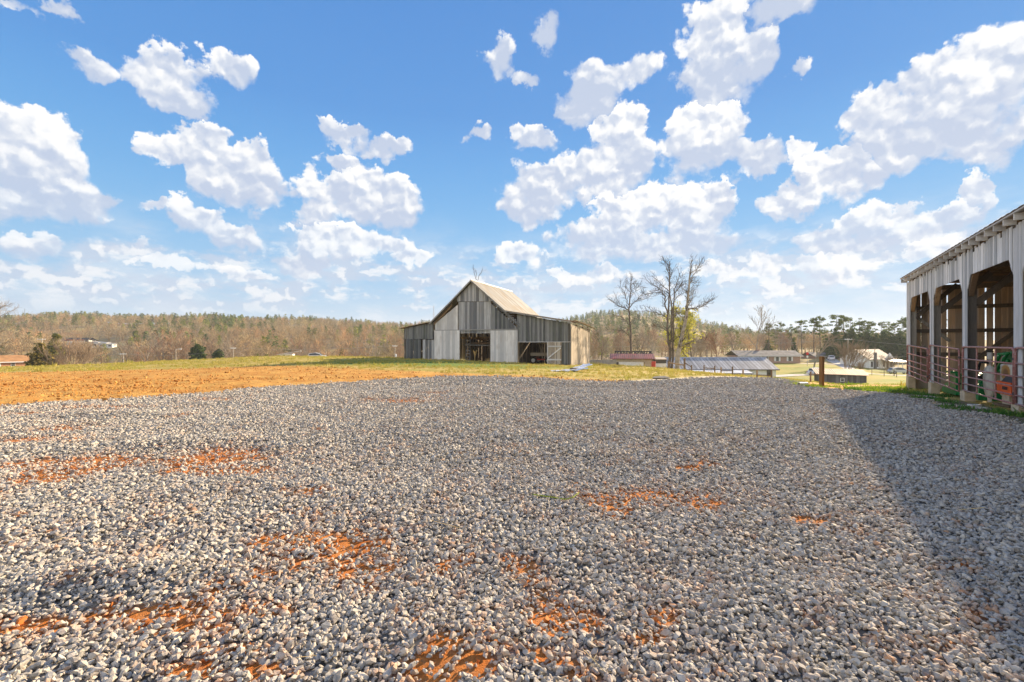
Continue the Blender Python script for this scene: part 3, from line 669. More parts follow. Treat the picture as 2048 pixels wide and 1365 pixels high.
zb.beam((a0 + .08, -0.085, zz(.27)), (a1 - .06, -0.085, zz(.73)), 0.04, 0.11); zb.box((a0 + .04, -0.083, zz(.5)), (0.09, 0.035, (z0 - w0) * .98))
zb.build('brace', 'barn_boards_pale', zo)
# side and back walls
LR = 8.3
mb = MB(); boards(mb, [(0.02, 3.45), (LR, 3.05)], [(0.02, -0.45), (LR, -0.75)], 10.03, 0.2, jag=.03, jagtop=.05, axis='y', gapvar=.05); mb.build('side_siding', 'barn_boards_tan', barn)
mb = MB(); mb.beam((10.0, 0.0, 3.42), (10.0, LR + .5, 3.02), 0.06, 0.12); mb.beam((10.1, -.1, 3.60), (10.1, LR + .7, 3.20), 0.05, 0.1); mb.build('eave_plate', 'barn_boards_tan', barn)
mb = MB(); boards(mb, [(0, 3.2), (LB, 3.2)], [(0, -.1), (LB, -.1)], -8.4, 0.22, axis='y', gapvar=.04); mb.build('side_siding', 'barn_boards', barn)
mb = MB(); boards(mb, [(-8.4, 3.3), (-4.85, 3.8), (-0.2, 7.9), (3.5, 4.8), (4.8, 4.5)], [(-8.4, -.2), (4.8, -.7)], LB, 0.24, gapvar=.12, miss=.03); mb.build('back_siding', 'barn_boards', barn)
mb = MB(); boards(mb, [(4.8, 4.3), (10.0, 3.2)], [(4.8, -.7), (10.0, -.9)], LR, 0.24, gapvar=.02); mb.build('back_siding', 'barn_boards', barn)
mb = MB(); boards(mb, [(0.3, 3.6), (LB - .3, 3.6)], [(0.3, -.4), (LB - .3, -.8)], 4.75, 0.24, axis='y', gapvar=.05, jit=.01); mb.build('inner_partition', 'timber_dark', barn); mb = MB(); boards(mb, [(2.2, 2.4), (LB - .2, 2.4)], [(2.2, -.4), (LB - .2, -.6)], -1.9, 0.24, axis='y', gapvar=.03); mb.build('inner_partition', 'timber_dark', barn)
# roofs: sheets with thickness and a rough lower edge
def slope(mb, p0, p1, y0, y1, th=0.03, n=1):
    (xa, za), (xb, zb_) = p0, p1
    mb.hexa([(xa, y0, za), (xb, y0, zb_), (xb, y1, zb_), (xa, y1, za)], [(xa, y0, za + th), (xb, y0, zb_ + th), (xb, y1, zb_ + th), (xa, y1, za + th)])
mb = MB(); slope(mb, (-5.1, 3.78), (-0.2, 8.05), -0.35, LB + .25); slope(mb, (-0.2, 8.05), (3.75, 4.72), -0.35, LB + .15)
ro = mb.build('main_roof', 'barn_roof_metal', barn)
mb = MB(); mb.tube([(-0.2, -0.36, 8.09), (-0.2, LB + .26, 8.09)], 0.07, 6); mb.build('ridge_cap', 'galvanised', ro)
mb = MB(); mb.beam((-5.0, -0.37, 3.76), (-0.22, -0.37, 7.98), 0.05, 0.12); mb.beam((3.7, -0.37, 4.68), (-0.18, -0.37, 7.98), 0.05, 0.12); mb.build('bargeboard', 'timber_grey', ro)
mb = MB(); slope(mb, (-9.0, 3.30), (-4.8, 3.96), -0.3, LB + .1); mb.build('lean_to_roof', 'lean_roof_metal', barn)
mb = MB()
x = 0.0; y = -0.3
while y < LR + .6:
    w_ = random.uniform(.55, .7); slope(mb, (3.55, 4.90), (10.15 + random.uniform(0, .25), 3.70 + random.uniform(-.04, .08)), y, min(y + w_ - .01, LR + .6), .02); y += w_
rr_ = mb.build('lean_to_roof', 'lean_roof_metal', barn)
mb = MB(); mb.beam((3.5, -0.3, 4.84), (10.15, -0.3, 3.64), 0.05, 0.11); mb.build('bargeboard', 'timber_grey', rr_)
mb = MB()
for k in range(5):
    y = 1.2 + k * 1.7; mb.beam((9.6, y, 3.72), (10.6 + random.uniform(-.2, .25), y + random.uniform(-.3, .3), 3.62 + random.uniform(-.05, .12)), .12, .04)
mb.beam((10.25, 0.1, 3.86), (10.5, 4.5, 3.6), .25, .02); mb.beam((10.3, 4.2, 3.62), (10.45, 9.1, 3.33), .3, .02); mb.build('loose_eave_boards', 'barn_boards_tan', rr_)
# frame inside
def piece(name, mat, parent, *a, kind='beam'):
    mb = MB(); getattr(mb, kind)(*a); return mb.build(name, mat, parent)
for y in (0.15, 3.6, 7.1, 10.4):
    for x in (-4.6, -1.75, 1.8, 4.6): piece('post', 'timber_dark', barn, (x, y, (-.5 + gl(x) - .3) / 2), (0.16, 0.16, gl(x) - .3 + .5), kind='box')
    for x, zt in ((-8.2, 3.2), (9.85, 3.5)): piece('post', 'timber_dark', barn, (x, y * .77, zt / 2 - .3), (0.16, 0.16, zt + .6), kind='box')
for y in (0.2, 3.6, 7.1, 10.4):
    for z in (2.35, 3.7, 5.0, 6.3):
        xa, xb = (-4.6, 4.6) if z < 3.8 else (-0.2 - (7.7 - z) * 1.1, -0.2 + (7.7 - z) * 1.1)
        if y > 1 or z > 2.6 and z < 3: piece('beam', 'timber_brown', barn, (xa, y, z), (xb, y, z), .12, .16)
for x in (-4.6, -1.75, 1.8, 4.6):
    for z in (2.3, 3.6): piece('beam', 'timber_brown', barn, (x, .3, z), (x, 10.4, z), .14, .14)
for k in range(9): piece('tier_pole', 'timber_brown', barn, (-1.7 + .4 * k, 2.2 + random.uniform(0, 3), 1.95 + random.uniform(0, .5)), (-1.4 + .42 * k, 4.0 + random.uniform(0, 4), 2.1 + random.uniform(0, .5)), .08, .06)
piece('loft_beam', 'timber_grey', barn, (-1.75, 1.0, 1.55), (1.8, 1.6, 1.45), .2, .12); piece('loft_beam', 'timber_brown', barn, (-1.75, 2.4, 1.75), (1.8, 2.4, 1.7), .12, .12)
for k in range(14):
    x = -4.7 + random.uniform(0, 4.2); y = random.uniform(.4, 9)
    piece('rafter', 'timber_brown', barn, (x, y, gl(x) - .4), (x + random.uniform(.4, 1.0), y, gl(x) - .4 + random.uniform(.2, .8)), .06, .05)
for (x, z) in ((-8.4, .0), (-4.7, 0), (-1.75, -.05), (1.85, -.25), (4.75, -.3), (9.95, -.42)): piece('foundation_stone', 'concrete', barn, (x, .12, z - .15), (.5, .35, .3), kind='box')

def bl(x, y, z): return BO + Vector((x * math.cos(BARN_AZ) + y * math.sin(BARN_AZ), -x * math.sin(BARN_AZ) + y * math.cos(BARN_AZ), z))
def bground(x, y, dz=0.0):
    p = bl(x, y, 0); p.z = g1(p.x, p.y) + dz; return p
# ladder leaning in the big doorway
p = bground(-1.3, 0.9); lad = thing('ladder', 'grey wooden ladder leaning in the middle doorway of the barn', 'ladder', p, -BARN_AZ)
mb = MB(); mb.beam((-.1, 0, -.05), (-.5, .9, 3.0), .05, .09); mb.beam((.38, 0, -.05), (-.02, .9, 3.0), .05, .09); mb.build('rail', 'barn_boards', lad)
for k in range(9):
    mb = MB(); t = (k + .5) / 9; mb.beam((-.1 - .4 * t, .9 * t - .02, 3.05 * t - .05), (.38 - .4 * t, .9 * t - .02, 3.05 * t - .05), .04, .05); mb.build('rung', 'barn_boards', lad)
p = bground(-.55, 1.3); wd = MB()
for k in range(26):
    a = random.uniform(0, 6.28); h = random.uniform(.5, 1.0); wd.tube([(0, 0, -.05), (.03 * math.cos(a), .03 * math.sin(a), .6), (.22 * math.cos(a) * h, .22 * math.sin(a) * h, .75 + .5 * h)], [.018, .012, .014], 3)
o = wd.build('dead_weed', 'straw', None); o.location = p; tag(o, 'pale dry weed with a bushy head standing in the middle doorway of the barn', 'weed')
def heap(name, p, sx, sy, h, mat, n=260, bladelen=.35):
    mb = MB()
    prof = [(sx * .5 * r, h * (1 - r * r)) for r in (0, .3, .6, .85, 1.0)]
    mb.lathe([(max(.01, a), z) for a, z in prof][::-1], 12)
    for _ in range(n):
        a = random.uniform(0, 6.28); r = math.sqrt(random.random()) * .5; x, y = sx * r * math.cos(a), sy * r * math.sin(a); z = h * max(0, 1 - 4 * r * r)
        d = Vector((random.uniform(-1, 1), random.uniform(-1, 1), random.uniform(-.1, .5))).normalized() * bladelen * random.uniform(.4, 1)
        mb.tube([(x, y, z), tuple(Vector((x, y, z)) + d)], .012, 3, caps=False)
    o = mb.build(name, mat); o.location = p; return o
tag(heap('straw_heap', bground(1.2, 1.6), 1.3, 1.0, .35, 'straw'), 'yellow straw heap on the floor of the barn beside the wide plank door', 'straw')
# farm wagon under the right lean-to
p = bground(6.35, 2.4, 0.0)
wg = thing('wagon', 'old plank farm wagon with red frame parked in the right bay of the barn', 'wagon', p, -BARN_AZ)
mb = MB(); mb.box((0, 0, .98), (2.3, .05, .3)); mb.box((0, 1.5, .98), (2.3, .05, .3)); mb.box((-1.12, .75, .98), (.05, 1.45, .3)); mb.box((1.12, .75, .98), (.05, 1.45, .3)); mb.box((0, .75, .82), (2.25, 1.5, .04)); mb.build('bed', 'barn_boards_tan', wg)
mb = MB(); mb.box((0, -.05, .45), (2.2, .08, .09)); mb.box((0, 1.5, .45), (2.2, .08, .09)); mb.box((-.8, .7, .6), (.1, 1.5, .2)); mb.box((.8, .7, .6), (.1, 1.5, .2)); mb.build('frame', 'red_paint', wg)
for sx in (-.8, .8):
    for sy in (-.1, 1.55):
        mb = MB(); mb.lathe([(.12, -.07), (.33, -.08), (.36, -.04), (.36, .04), (.33, .08), (.12, .07)], 16, (sx, sy, .36), 'Y'); wo = mb.build('wheel', 'rubber', wg)
        mb = MB(); mb.lathe([(.02, -.085), (.2, -.083), (.2, .083), (.02, .085)], 12, (sx, sy, .36), 'Y'); mb.build('rim', 'grey_metal', wo)
p = bl(7.1, 1.6, 0); p.z = .28
mb = MB()
for k in range(16):
    x = random.uniform(-.7, .9); z = random.uniform(.5, 1.0); mb.beam((x, random.uniform(-.3, .3), z + .45), (x + random.uniform(-.15, .3), random.uniform(-.3, .3), z - random.uniform(.3, .8)), .03, .03)
mb.beam((-.9, 0, 1.4), (1.1, 0, 1.4), .07, .07)
o = mb.build('hanging_sticks', 'barn_boards_tan'); o.location = p; o.rotation_euler = (0, 0, -BARN_AZ); tag(o, 'bundle of pale tobacco sticks hanging above the wagon in the barn', 'sticks')
# roofing sheets lying in the grass
x, y = ground_hit(1143, 743)
sh = thing('roofing_sheets', 'loose pale metal roofing sheets lying on the grass in front of the barn corner', 'roofing', (x, y, g1(x, y) + .02), R(20))
def sheet(name, cx, cy, rz, L, W, lift, mat):
    mb = MB(); n = 12; cs, sn = math.cos(rz), math.sin(rz); vs, fs = [], []
    for i in range(n + 1):
        for j in range(9):
            u = (i / n - .5) * L; v = (j / 8 - .5) * W; z = .05 + lift * (i / n) ** 2 + .02 * math.sin(j * 2.4) + .03 * math.sin(i * .9 + j)
            vs.append((cx + u * cs - v * sn, cy + u * sn + v * cs, z))
    for i in range(n):
        for j in range(8): k = i * 9 + j; fs.append((k, k + 1, k + 10, k + 9))
    nv = len(vs); vs += [(a, bq, c - .012) for a, bq, c in vs]; fs += [tuple(q + nv for q in f[::-1]) for f in fs]
    mb.add(vs, fs); mb.build(name, mat, sh)
sheet('sheet', -.5, -.3, R(8), 2.0, .75, .10, 'white_metal'); sheet('sheet', .6, .35, R(24), 2.3, .75, .35, 'white_metal'); sheet('sheet', .1, -.55, R(-20), 1.3, .5, .16, 'white_metal')
mb = MB(); mb.box((.15, -.05, .13), (.5, .3, .12), .5); mb.build('block', 'timber_dark', sh)
# ---------------------------------------------------------------- the open-fronted pole shed; x runs along its front towards the road, y goes inside
SU = Vector((0.521, 0.853, 0)); SW = Vector((0.853, -0.521, 0))
SO = SU * 26.4 + SW * 4.45
SRZ = math.atan2(-0.853, -0.521)
def sl(x, y, z=0.0): return SO - SU * x + SW * y + Vector((0, 0, z))
def sg(x, y): p = sl(x, y); return g1(p.x, p.y)
shed = thing('pole_shed', 'long weathered whitewashed open front shed with row of rafter ends under its eave', 'shed', SO, SRZ)
SLN, SWD = 27.0, 6.2
POST = [0.28 + 3.73 * k for k in range(8)]
HEAD, SID_T = 3.58, 4.33
# siding above the bays, chamfered where it comes down over each post
mb = MB()
def head_z(x):
    """lower edge of the siding"""
    for p in POST:
        d = abs(x - p)
        if d < 0.25: return 0.14
        if d < 0.52: return 3.18 + (d - 0.25) / 0.27 * (HEAD - 3.18)
    return HEAD
x = 0.0
while x < SLN:
    w_ = random.uniform(.11, .19)
    for p in POST:   # let board edges fall on the post covers
        for e in (p - .25, p + .25, p - .52, p + .52):
            if x < e - .02 < x + w_: w_ = e - x
    xa, xb = x + .003, x + w_ - random.choice([.003, .004, .012, .02])
    yo = random.uniform(-.008, .008); top = SID_T - random.choice([0, 0, .03, .07, .14])
    e = 1e-3; za, zb_ = head_z(xa + e), head_z(xb - e)
    mb.hexa([(xa, yo, za), (xb, yo, zb_), (xb, yo, top), (xa, yo, top)], [(xa, yo + .022, za), (xb, yo + .022, zb_), (xb, yo + .022, top), (xa, yo + .022, top)])
    x += w_
mb.build('front_siding', 'shed_siding', shed)
mb = MB(); boards(mb, [(0, 4.35), (SLN, 4.35)], [(0, 4.16), (SLN, 4.16)], .06, .9, 0.0, .03); mb.build('eave_plate', 'timber_dark', shed)
for p in POST:
    g = sg(p, .15)
    mb = MB(); mb.box((p + .03, .14, (.18 + 4.2) / 2), (.2, .19, 4.02)); mb.build('post', 'timber_grey', shed)
    mb = MB(); mb.box((p, .07, (g - .25 + .17) / 2), (.42, .24, .17 - g + .25)); mb.build('block_pier', 'block_tan', shed)
    if p < SLN - 2:
        mb = MB(); mb.beam((p + .12, .1, 3.02), (p + .62, .1, 3.72), .12, .14); mb.build('knee_brace', 'timber_brown', shed)
        mb = MB(); mb.beam((p - .1, .1, 3.02), (p - .55, .1, 3.72), .12, .14); mb.build('knee_brace', 'timber_dark', shed)
        mb = MB(); mb.beam((p + .03, .22, 2.75), (p + .03, 1.55, 4.08), .13, .17); mb.build('knee_brace', 'timber_dark', shed)
# rafters with their ends showing below the eave
nx = int(SLN / .594)
for k in range(nx):
    x = -.02 + .6 * k
    mb = MB(); mb.box((x, -.105, 4.385), (.045, .22, .145)); o = mb.build('rafter_end', 'rafter_end', shed)
    mb = MB(); mb.beam((x, .06, 4.38), (x, SWD, 3.86), .05, .145); mb.build('rafter', 'timber_brown', shed)
for k in range(8):
    y = .5 + k * .8; mb = MB(); mb.box((SLN / 2 - .1, y, 4.475 - .083 * y), (SLN + .2, .1, .03)); mb.build('roof_batten', 'timber_brown', shed)
mb = MB()
n = 160; xs0, xs1 = -.14, SLN + .3
for k in range(n):
    xa, xb = xs0 + (xs1 - xs0) * k / n, xs0 + (xs1 - xs0) * (k + 1) / n; h = .016 if k % 2 else 0.0; h2 = 0.0 if k % 2 else .016
    a, bq = 4.505, 3.985
    mb.hexa([(xa, -.24, a + h), (xb, -.24, a + h2), (xb, SWD + .3, bq + h2), (xa, SWD + .3, bq + h)], [(xa, -.24, a + h + .012), (xb, -.24, a + h2 + .012), (xb, SWD + .3, bq + h2 + .012), (xa, SWD + .3, bq + h + .012)], .5)
mb.build('roof', 'shed_roof_metal', shed)
mb = MB(); mb.box((SLN / 2 + .15, -.205, 4.475), (SLN + .4, .05, .03)); mb.build('fascia', 'rafter_end', shed)
# far gable end seen through the bays, with daylight between its boards
mb = MB(); y = 0.05
while y < SWD:
    w_ = random.uniform(.17, .27); g = random.choice([.004, .006, .03, .055, .005, .045]) if y > .2 else .004
    t = 4.2 - .0757 * y + random.uniform(-.02, .02)
    a = min(y + w_ - g, SWD); xo = .06 + random.uniform(-.008, .008)
    mb.hexa([(xo, y, .18), (xo, a, .18), (xo, a, t), (xo, y, t)], [(xo - .024, y, .18), (xo - .024, a, .18), (xo - .024, a, t), (xo - .024, y, t)])
    y += w_
mb.build('end_siding', 'shed_inner', shed)
for z in (1.15, 2.15, 3.15): mb = MB(); mb.box((.13, SWD / 2, z), (.09, SWD - .1, .15)); mb.build('girt', 'timber_dark', shed)
mb = MB(); mb.box((.16, SWD / 2, 4.0), (.14, SWD - .2, .2)); mb.build('tie_beam', 'timber_dark', shed)
mb = MB(); mb.beam((.2, .3, 2.75), (.2, 1.35, 1.7), .07, .12); mb.build('end_brace', 'timber_grey', shed)
mb = MB(); mb.beam((.2, 1.2, .6), (.2, .5, 1.5), .07, .12); mb.build('end_brace', 'timber_grey', shed)
mb = MB(); mb.beam((.2, 2.1, .9), (.2, 3.6, 2.4), .08, .14); mb.build('end_brace', 'timber_dark', shed)
g = sg(0, 1.5)
mb = MB(); mb.hexa([(-.12, -.06, g - .6), (.2, -.06, g - .6), (.2, SWD, g - .9), (-.12, SWD, g - .9)], [(-.1, -.02, .22), (.14, -.02, .22), (.14, SWD, .2), (-.1, SWD, .2)]); mb.build('end_footing', 'concrete', shed)
for p in POST[1:]:
    mb = MB(); mb.box((p, SWD - .15, 1.6), (.18, .18, 4.6)); mb.build('post', 'timber_dark', shed)
    if p > 3: mb = MB(); mb.beam((p, .2, 3.95), (p, SWD, 3.6), .1, .2); mb.build('tie_beam', 'timber_dark', shed)
mb = MB(); boards(mb, [(0, 3.85), (SLN, 3.85)], [(0, -.8), (SLN, -.1)], SWD, .24, gapvar=.03); mb.build('back_siding', 'shed_inner', shed)
for z in (1.2, 2.4): mb = MB(); mb.box((SLN / 2, SWD - .06, z), (SLN, .09, .14)); mb.build('girt', 'timber_dark', shed)
mb = MB(); boards(mb, [(0.1, 4.2), (SWD, 3.8)], [(0.1, -.1), (SWD, -.1)], SLN, .24, axis='y'); mb.build('end_siding', 'shed_inner', shed)
mb = MB(); mb.box((.02, -.012, 2.2), (.05, .03, 4.2)); mb.build('corner_board', 'shed_siding', shed)

# tube gates
def gate(x0, x1, y, zb0, zb1, label, H_=1.30):
    L = x1 - x0
    g = thing('tube_gate', label, 'gate', sl(x0, y, zb0), SRZ, 'red tube gates across the bays of the open shed')
    sag = (zb1 - zb0)
    P = lambda t, z: (t, 0, z + sag * t / L)
    r = .1; pts = []
    for a in range(0, 91, 15): pts.append(P(r - r * math.cos(R(a)), H_ - r + r * math.sin(R(a))))
    for a in range(90, -1, -15): pts.append(P(L - r + r * math.cos(R(a)), H_ - r + r * math.sin(R(a))))
    mb = MB(); mb.tube([P(0, 0)] + pts + [P(L, 0)], .027, 8); mb.build('outer_frame', 'gate_paint', g, smooth=True)
    for z in (0.0, .2, .41, .635, .93):
        mb = MB(); mb.tube([P(.02, z + .012), P(L - .02, z + .012)], .021, 7); mb.build('rail', 'gate_paint', g, smooth=True)
    for t in (.3, .67):
        mb = MB(); a, c = P(L * t, .0), P(L * t, H_ - .03); mb.beam((a[0], .026, a[2]), (c[0], .026, c[2]), .075, .02); mb.build('strap', 'gate_paint', g)
    for z in (.25, 1.05):
        mb = MB(); q = P(L, z); mb.lathe([(.02, 0), (.034, .005), (.034, .06), (.02, .065)], 8, (q[0], 0, q[2] - .03)); mb.tube([q, (q[0] + .06, .05, q[2])], .012, 6); mb.build('hinge', 'trim_dark', g)
    return g
gate(.2, 3.66, -.035, .24, .10, 'red tube gate in the far end bay of the open shed, beside its concrete footing')
gate(3.94, 7.41, -.035, .245, .11, 'sagging red tube gate in the middle, in front of the bay with the green mower')
gate(7.74, 11.38, -.035, .19, .17, 'level red tube gate in front of the white sprayer tank and orange box')
gate(11.47, 15.1, -.035, .18, .17, 'red tube gate cut off by the right edge of the photo, nearest the camera')
gate(15.2, 18.8, -.035, .2, .17, 'red tube gate in the shed bay past the right edge of the view')

# things kept in the shed
def sat(x, y): p = sl(x, y); return (p.x, p.y, g1(p.x, p.y))
mw = thing('mower_deck', 'green rotary mower deck parked behind the gates in the shed', 'mower', sat(3.25, .6), SRZ)
mb = MB(); out = [(-.75, 0, .12), (-.55, 0, .30), (-.2, 0, .45), (.25, 0, .50), (.25, 0, .86), (.95, 0, .86), (1.0, 0, .80), (1.0, 0, .08), (-.7, 0, .06)]
mb.prism(out, (0, .9, 0)); mb.build('side_shield', 'green_paint', mw)
mb = MB(); mb.hexa([(1.0, .05, .1), (3.1, .05, .1), (3.1, .95, .1), (1.0, .95, .1)], [(1.0, .08, .66), (3.1, .08, .62), (3.1, .92, .62), (1.0, .92, .66)]); mb.build('deck', 'green_paint', mw)
mb = MB(); mb.beam((3.0, .3, .2), (2.5, .3, .72), .2, .1); mb.build('skid', 'green_paint', mw)
mb = MB(); mb.box((1.9, .5, .75), (.5, .4, .22)); mb.build('gearbox', 'black_plastic', mw)
mb = MB(); mb.box((.6, -.012, .89), (.66, .2, .05)); mb.build('lip', 'green_paint', mw)
sp_ = thing('sprayer_tank', 'white upright sprayer tank with rounded ends and black hoses behind the gate', 'sprayer', sat(7.66, .56), SRZ)
mb = MB(); prof = [(0.0, 0.10), (.07, .11), (.13, .2), (.175, .38), (.2, .6), (.2, .82), (.175, 1.0), (.12, 1.1), (.03, 1.14)]
mb.lathe([(max(.004, a * .70), z * .92 + .03) for a, z in prof], 20); mb.build('tank', 'white_plastic', sp_, smooth=True)
mb = MB(); mb.lathe([(.03, -.3), (.05, .1), (.05, .16)], 8); mb.build('outlet', 'white_plastic', sp_)
mb = MB(); mb.tube([(0, 0, 1.0), (.02, 0, 1.2), (.02, 0, 1.26)], .03, 10); mb.lathe([(.02, 1.26), (.06, 1.27), (.06, 1.46), (.03, 1.47)], 14, (.02, 0, 0)); mb.build('filler_neck', 'white_plastic', sp_)
mb = MB(); mb.lathe([(.02, 1.47), (.08, 1.475), (.08, 1.51), (.03, 1.52)], 14, (.02, 0, 0)); mb.build('cap', 'black_plastic', sp_)
for k, (dx, dz) in enumerate(((-.25, .1), (-.16, .2), (-.05, .3))):
    mb = MB(); mb.tube([(.1, -.05, 1.22 - .04 * k), (-.02 + dx * .4, -.18, 1.16), (dx, -.22, 1.0 - dz * .3), (dx - .14, -.22, .86)], .018, 7); mb.build('hose', 'black_plastic', sp_, smooth=True)
mb = MB(); mb.tube([(-.39, -.22, .86), (-.45, -.22, .78)], .02, 6); mb.build('spray_lance', 'white_plastic', sp_)
mb = MB(); mb.tube([(-.02, -.215, 1.05), (-.05, -.25, .6), (-.08, -.24, .2)], .008, 5); mb.build('strap', 'black_plastic', sp_)
ct = thing('square_tank', 'cream square plastic tank with a round rusty stain behind the orange box', 'tank', sat(7.85, 1.18), SRZ); ct.location.z += .08
m_, nt_, b_ = new_mat('stained_plastic'); co = coords(nt_)
dist = V_(nt_, 'LENGTH', V_(nt_, 'MULTIPLY', V_(nt_, 'SUBTRACT', co, (.02, 0, .82)), (2.6, 0, 3.6)))
ring = M_(nt_, 'ADD', dist, M_(nt_, 'MULTIPLY', M_(nt_, 'SUBTRACT', noise(nt_, co, 9.0, 3.0), .5), .5))
cc = mixc(nt_, sstep(nt_, ring, .95, .75), (.66, .63, .56), (.46, .24, .05)); cc = mixc(nt_, sstep(nt_, ring, .6, .3), cc, (.20, .08, .03))
setin(nt_, b_, color=cc, rough=.45); MATS['stained_plastic'] = m_
mb = MB(); mb.hexa([(-.42, -.35, .12), (.6, -.35, .12), (.6, .4, .12), (-.42, .4, .12)], [(-.42, -.35, 1.06), (.6, -.35, 1.06), (.6, .4, 1.06), (-.42, .4, 1.06)]); o = mb.build('tank_body', 'stained_plastic', ct)
bv = o.modifiers.new('bevel', 'BEVEL'); bv.width = .05; bv.segments = 3
for lx in (-.36, .5):
    mb = MB(); mb.box((lx, 0, -.12), (.1, .6, .5)); mb.build('leg', 'white_plastic', ct)
ob = thing('orange_chest', 'bright orange box with black lid standing before the cream tank', 'box', sat(8.9, .68), SRZ)
mb = MB(); mb.hexa([(-.3, -.22, .32), (.62, -.22, .32), (.62, .22, .32), (-.3, .22, .32)], [(-.33, -.24, .66), (.66, -.24, .66), (.66, .24, .66), (-.33, .24, .66)]); mb.build('body', 'orange_paint', ob)
mb = MB(); mb.hexa([(-.1, -.2, .66), (.62, -.2, .66), (.62, .2, .66), (-.1, .2, .66)], [(0, -.12, .82), (.55, -.12, .78), (.55, .12, .78), (0, .12, .82)]); mb.build('lid', 'black_plastic', ob)
mb = MB(); mb.box((.2, 0, .02), (.5, .4, .6)); mb.build('crate_base', 'block_tan', ob)
for k in range(5):
    mb = MB(); mb.beam((.14 + .07 * k, -.245, .46), (.165 + .07 * k, -.245, .54), .028, .01); mb.build('lettering', 'trim_dark', ob)
gt = thing('loader_frame', 'green tractor loader frame with tubular arms in the back of the shed', 'loader', sat(4.7, 1.7), SRZ); gt.location.z -= .15
mb = MB(); mb.hexa([(-.45, 0, 1.15), (.8, 0, 1.15), (.8, .5, 1.15), (-.45, .5, 1.15)], [(-.2, .05, 1.75), (.8, .05, 1.8), (.8, .5, 1.8), (-.2, .5, 1.75)]); mb.build('hood', 'green_paint', gt)
for (a, c, r) in (((-.5, -.12, 1.15), (.1, -.12, 1.7), .05), ((-.1, -.15, 1.1), (.7, -.15, 1.68), .055), ((.35, -.16, 1.08), (.9, -.16, 1.5), .05), ((-.55, -.1, 1.12), (.8, -.1, 1.12), .06), ((-.35, -.1, 1.66), (.7, -.1, 1.72), .045)):
    mb = MB(); mb.tube([a, c], r, 8); mb.build('arm', 'green_paint', gt, smooth=True)
for xx in (-.3, .6):
    mb = MB(); mb.box((xx, .2, .45), (.14, .14, 1.5)); mb.build('stand', 'green_paint', gt)
for xx in (.1, .62):
    mb = MB(); mb.tube([(xx - .22, -.19, 1.42), (xx - .05, -.2, 1.6), (xx + .1, -.2, 1.64)], .014, 6); mb.build('hose_end', 'galvanised', gt)
for yy, nm in ((.3, 'wheel'), (1.6, 'wheel')):
    mb = MB(); mb.lathe([(.2, -.14), (.52, -.16), (.56, -.08), (.56, .08), (.52, .16), (.2, .14)], 20, (.5, yy + .7, .56), 'Y'); mb.build(nm, 'rubber', gt)
# odds and ends on the floor
for (x, y, a, L) in ((5.6, 1.1, .3, 1.5), (9.6, .3, 1.2, .7)):
    q = sat(x, y); mb = MB(); mb.box((0, 0, .04), (L, .14, .05), a); o = mb.build('loose_board', 'fence_wood'); o.location = q; tag(o, 'loose pale board lying on the dirt floor beside the green mower' if x < 7 else 'short loose board lying on the dirt by the third gate', 'board')
q = sat(10.0, -.35); mb = MB(); pts = []
for k in range(9): a = k / 9 * 6.283; pts.append((.16 * math.cos(a) * random.uniform(.7, 1.2), .1 * math.sin(a) * random.uniform(.7, 1.2), 0))
mb.prism(pts, (0, 0, .05)); o = mb.build('paper_scrap', 'white_paint'); o.location = q; tag(o, 'small white scrap lying on the bare dirt under the third gate', 'scrap')
for k, (x, y, s) in enumerate(((10.6, -.75, 1.0), (6.0, -.55, .6))):
    V, F = hull_stone(16, 300 + k, .3); q = sat(x, y); mb = MB(); mb.add([(a * s * 1.2, bq * s * .8, c * s * .5) for a, bq, c in V], [tuple(f) for f in F]); o = mb.build('flat_rock', 'concrete'); o.location = q; o.rotation_euler = (0, 0, 1.0 + SRZ)
    tag(o, 'large flat pale rock in the grass beside the nearest block pier' if k == 0 else 'small flat rock in the grass in front of the sagging gate', 'rock')
# ---------------------------------------------------------------- trees
def grow(rg, p, d, L, r, lvl, out, maxl, kids=(5, 5, 4), bend=0.18, up=0.10, spread=(0.5, 0.95), taper=0.35, ratio=0.55, start=0.25):
    """one limb and what grows from it; out collects (points, radii, level)"""
    n = 5 if lvl == 0 else (4 if lvl == 1 else 3); pts = [p.copy()]; q = p.copy(); dd = d.normalized(); rads = [r]
    for i in range(n):
        dd = (dd + Vector((rg.gauss(0, bend), rg.gauss(0, bend), rg.gauss(0, bend) + up))).normalized()
        q = q + dd * (L / n); pts.append(q.copy()); rads.append(r * (1 - (1 - taper) * (i + 1) / n) if lvl < maxl else r * (1 - 0.7 * (i + 1) / n))
    out.append((pts, rads, lvl))
    if lvl >= maxl: return
    k = kids[min(lvl, len(kids) - 1)]
    for j in range(k):
        t = start + (1 - start) * (j + rg.uniform(.2, 1)) / k; t = min(t, .98) if lvl else t
        f = t * n; i = min(int(f), n - 1); b = pts[i].lerp(pts[i + 1], f - i); ax = (pts[i + 1] - pts[i]).normalized()
        s = ax.orthogonal().normalized(); s.rotate(__import__('mathutils').Quaternion(ax, rg.uniform(0, 6.283)))
        a = rg.uniform(*spread); nd = ax * math.cos(a) + s * math.sin(a)
        grow(rg, b, nd, L * ratio * rg.uniform(.7, 1.15) * (1.15 - .5 * t), rads[i] * rg.uniform(.45, .62), lvl + 1, out, maxl, kids, bend * 1.15, up, spread, taper, ratio, .15)
def limbs_to(out, lo, hi, sides=(8, 6, 4, 3, 3), thick=1.0, minr=0.0):
    mb = MB()
    for pts, rads, lvl in out:
        if lo <= lvl <= hi: mb.tube(pts, [max(minr, r * thick) for r in rads], sides[min(lvl, 4)], caps=False)
    return mb
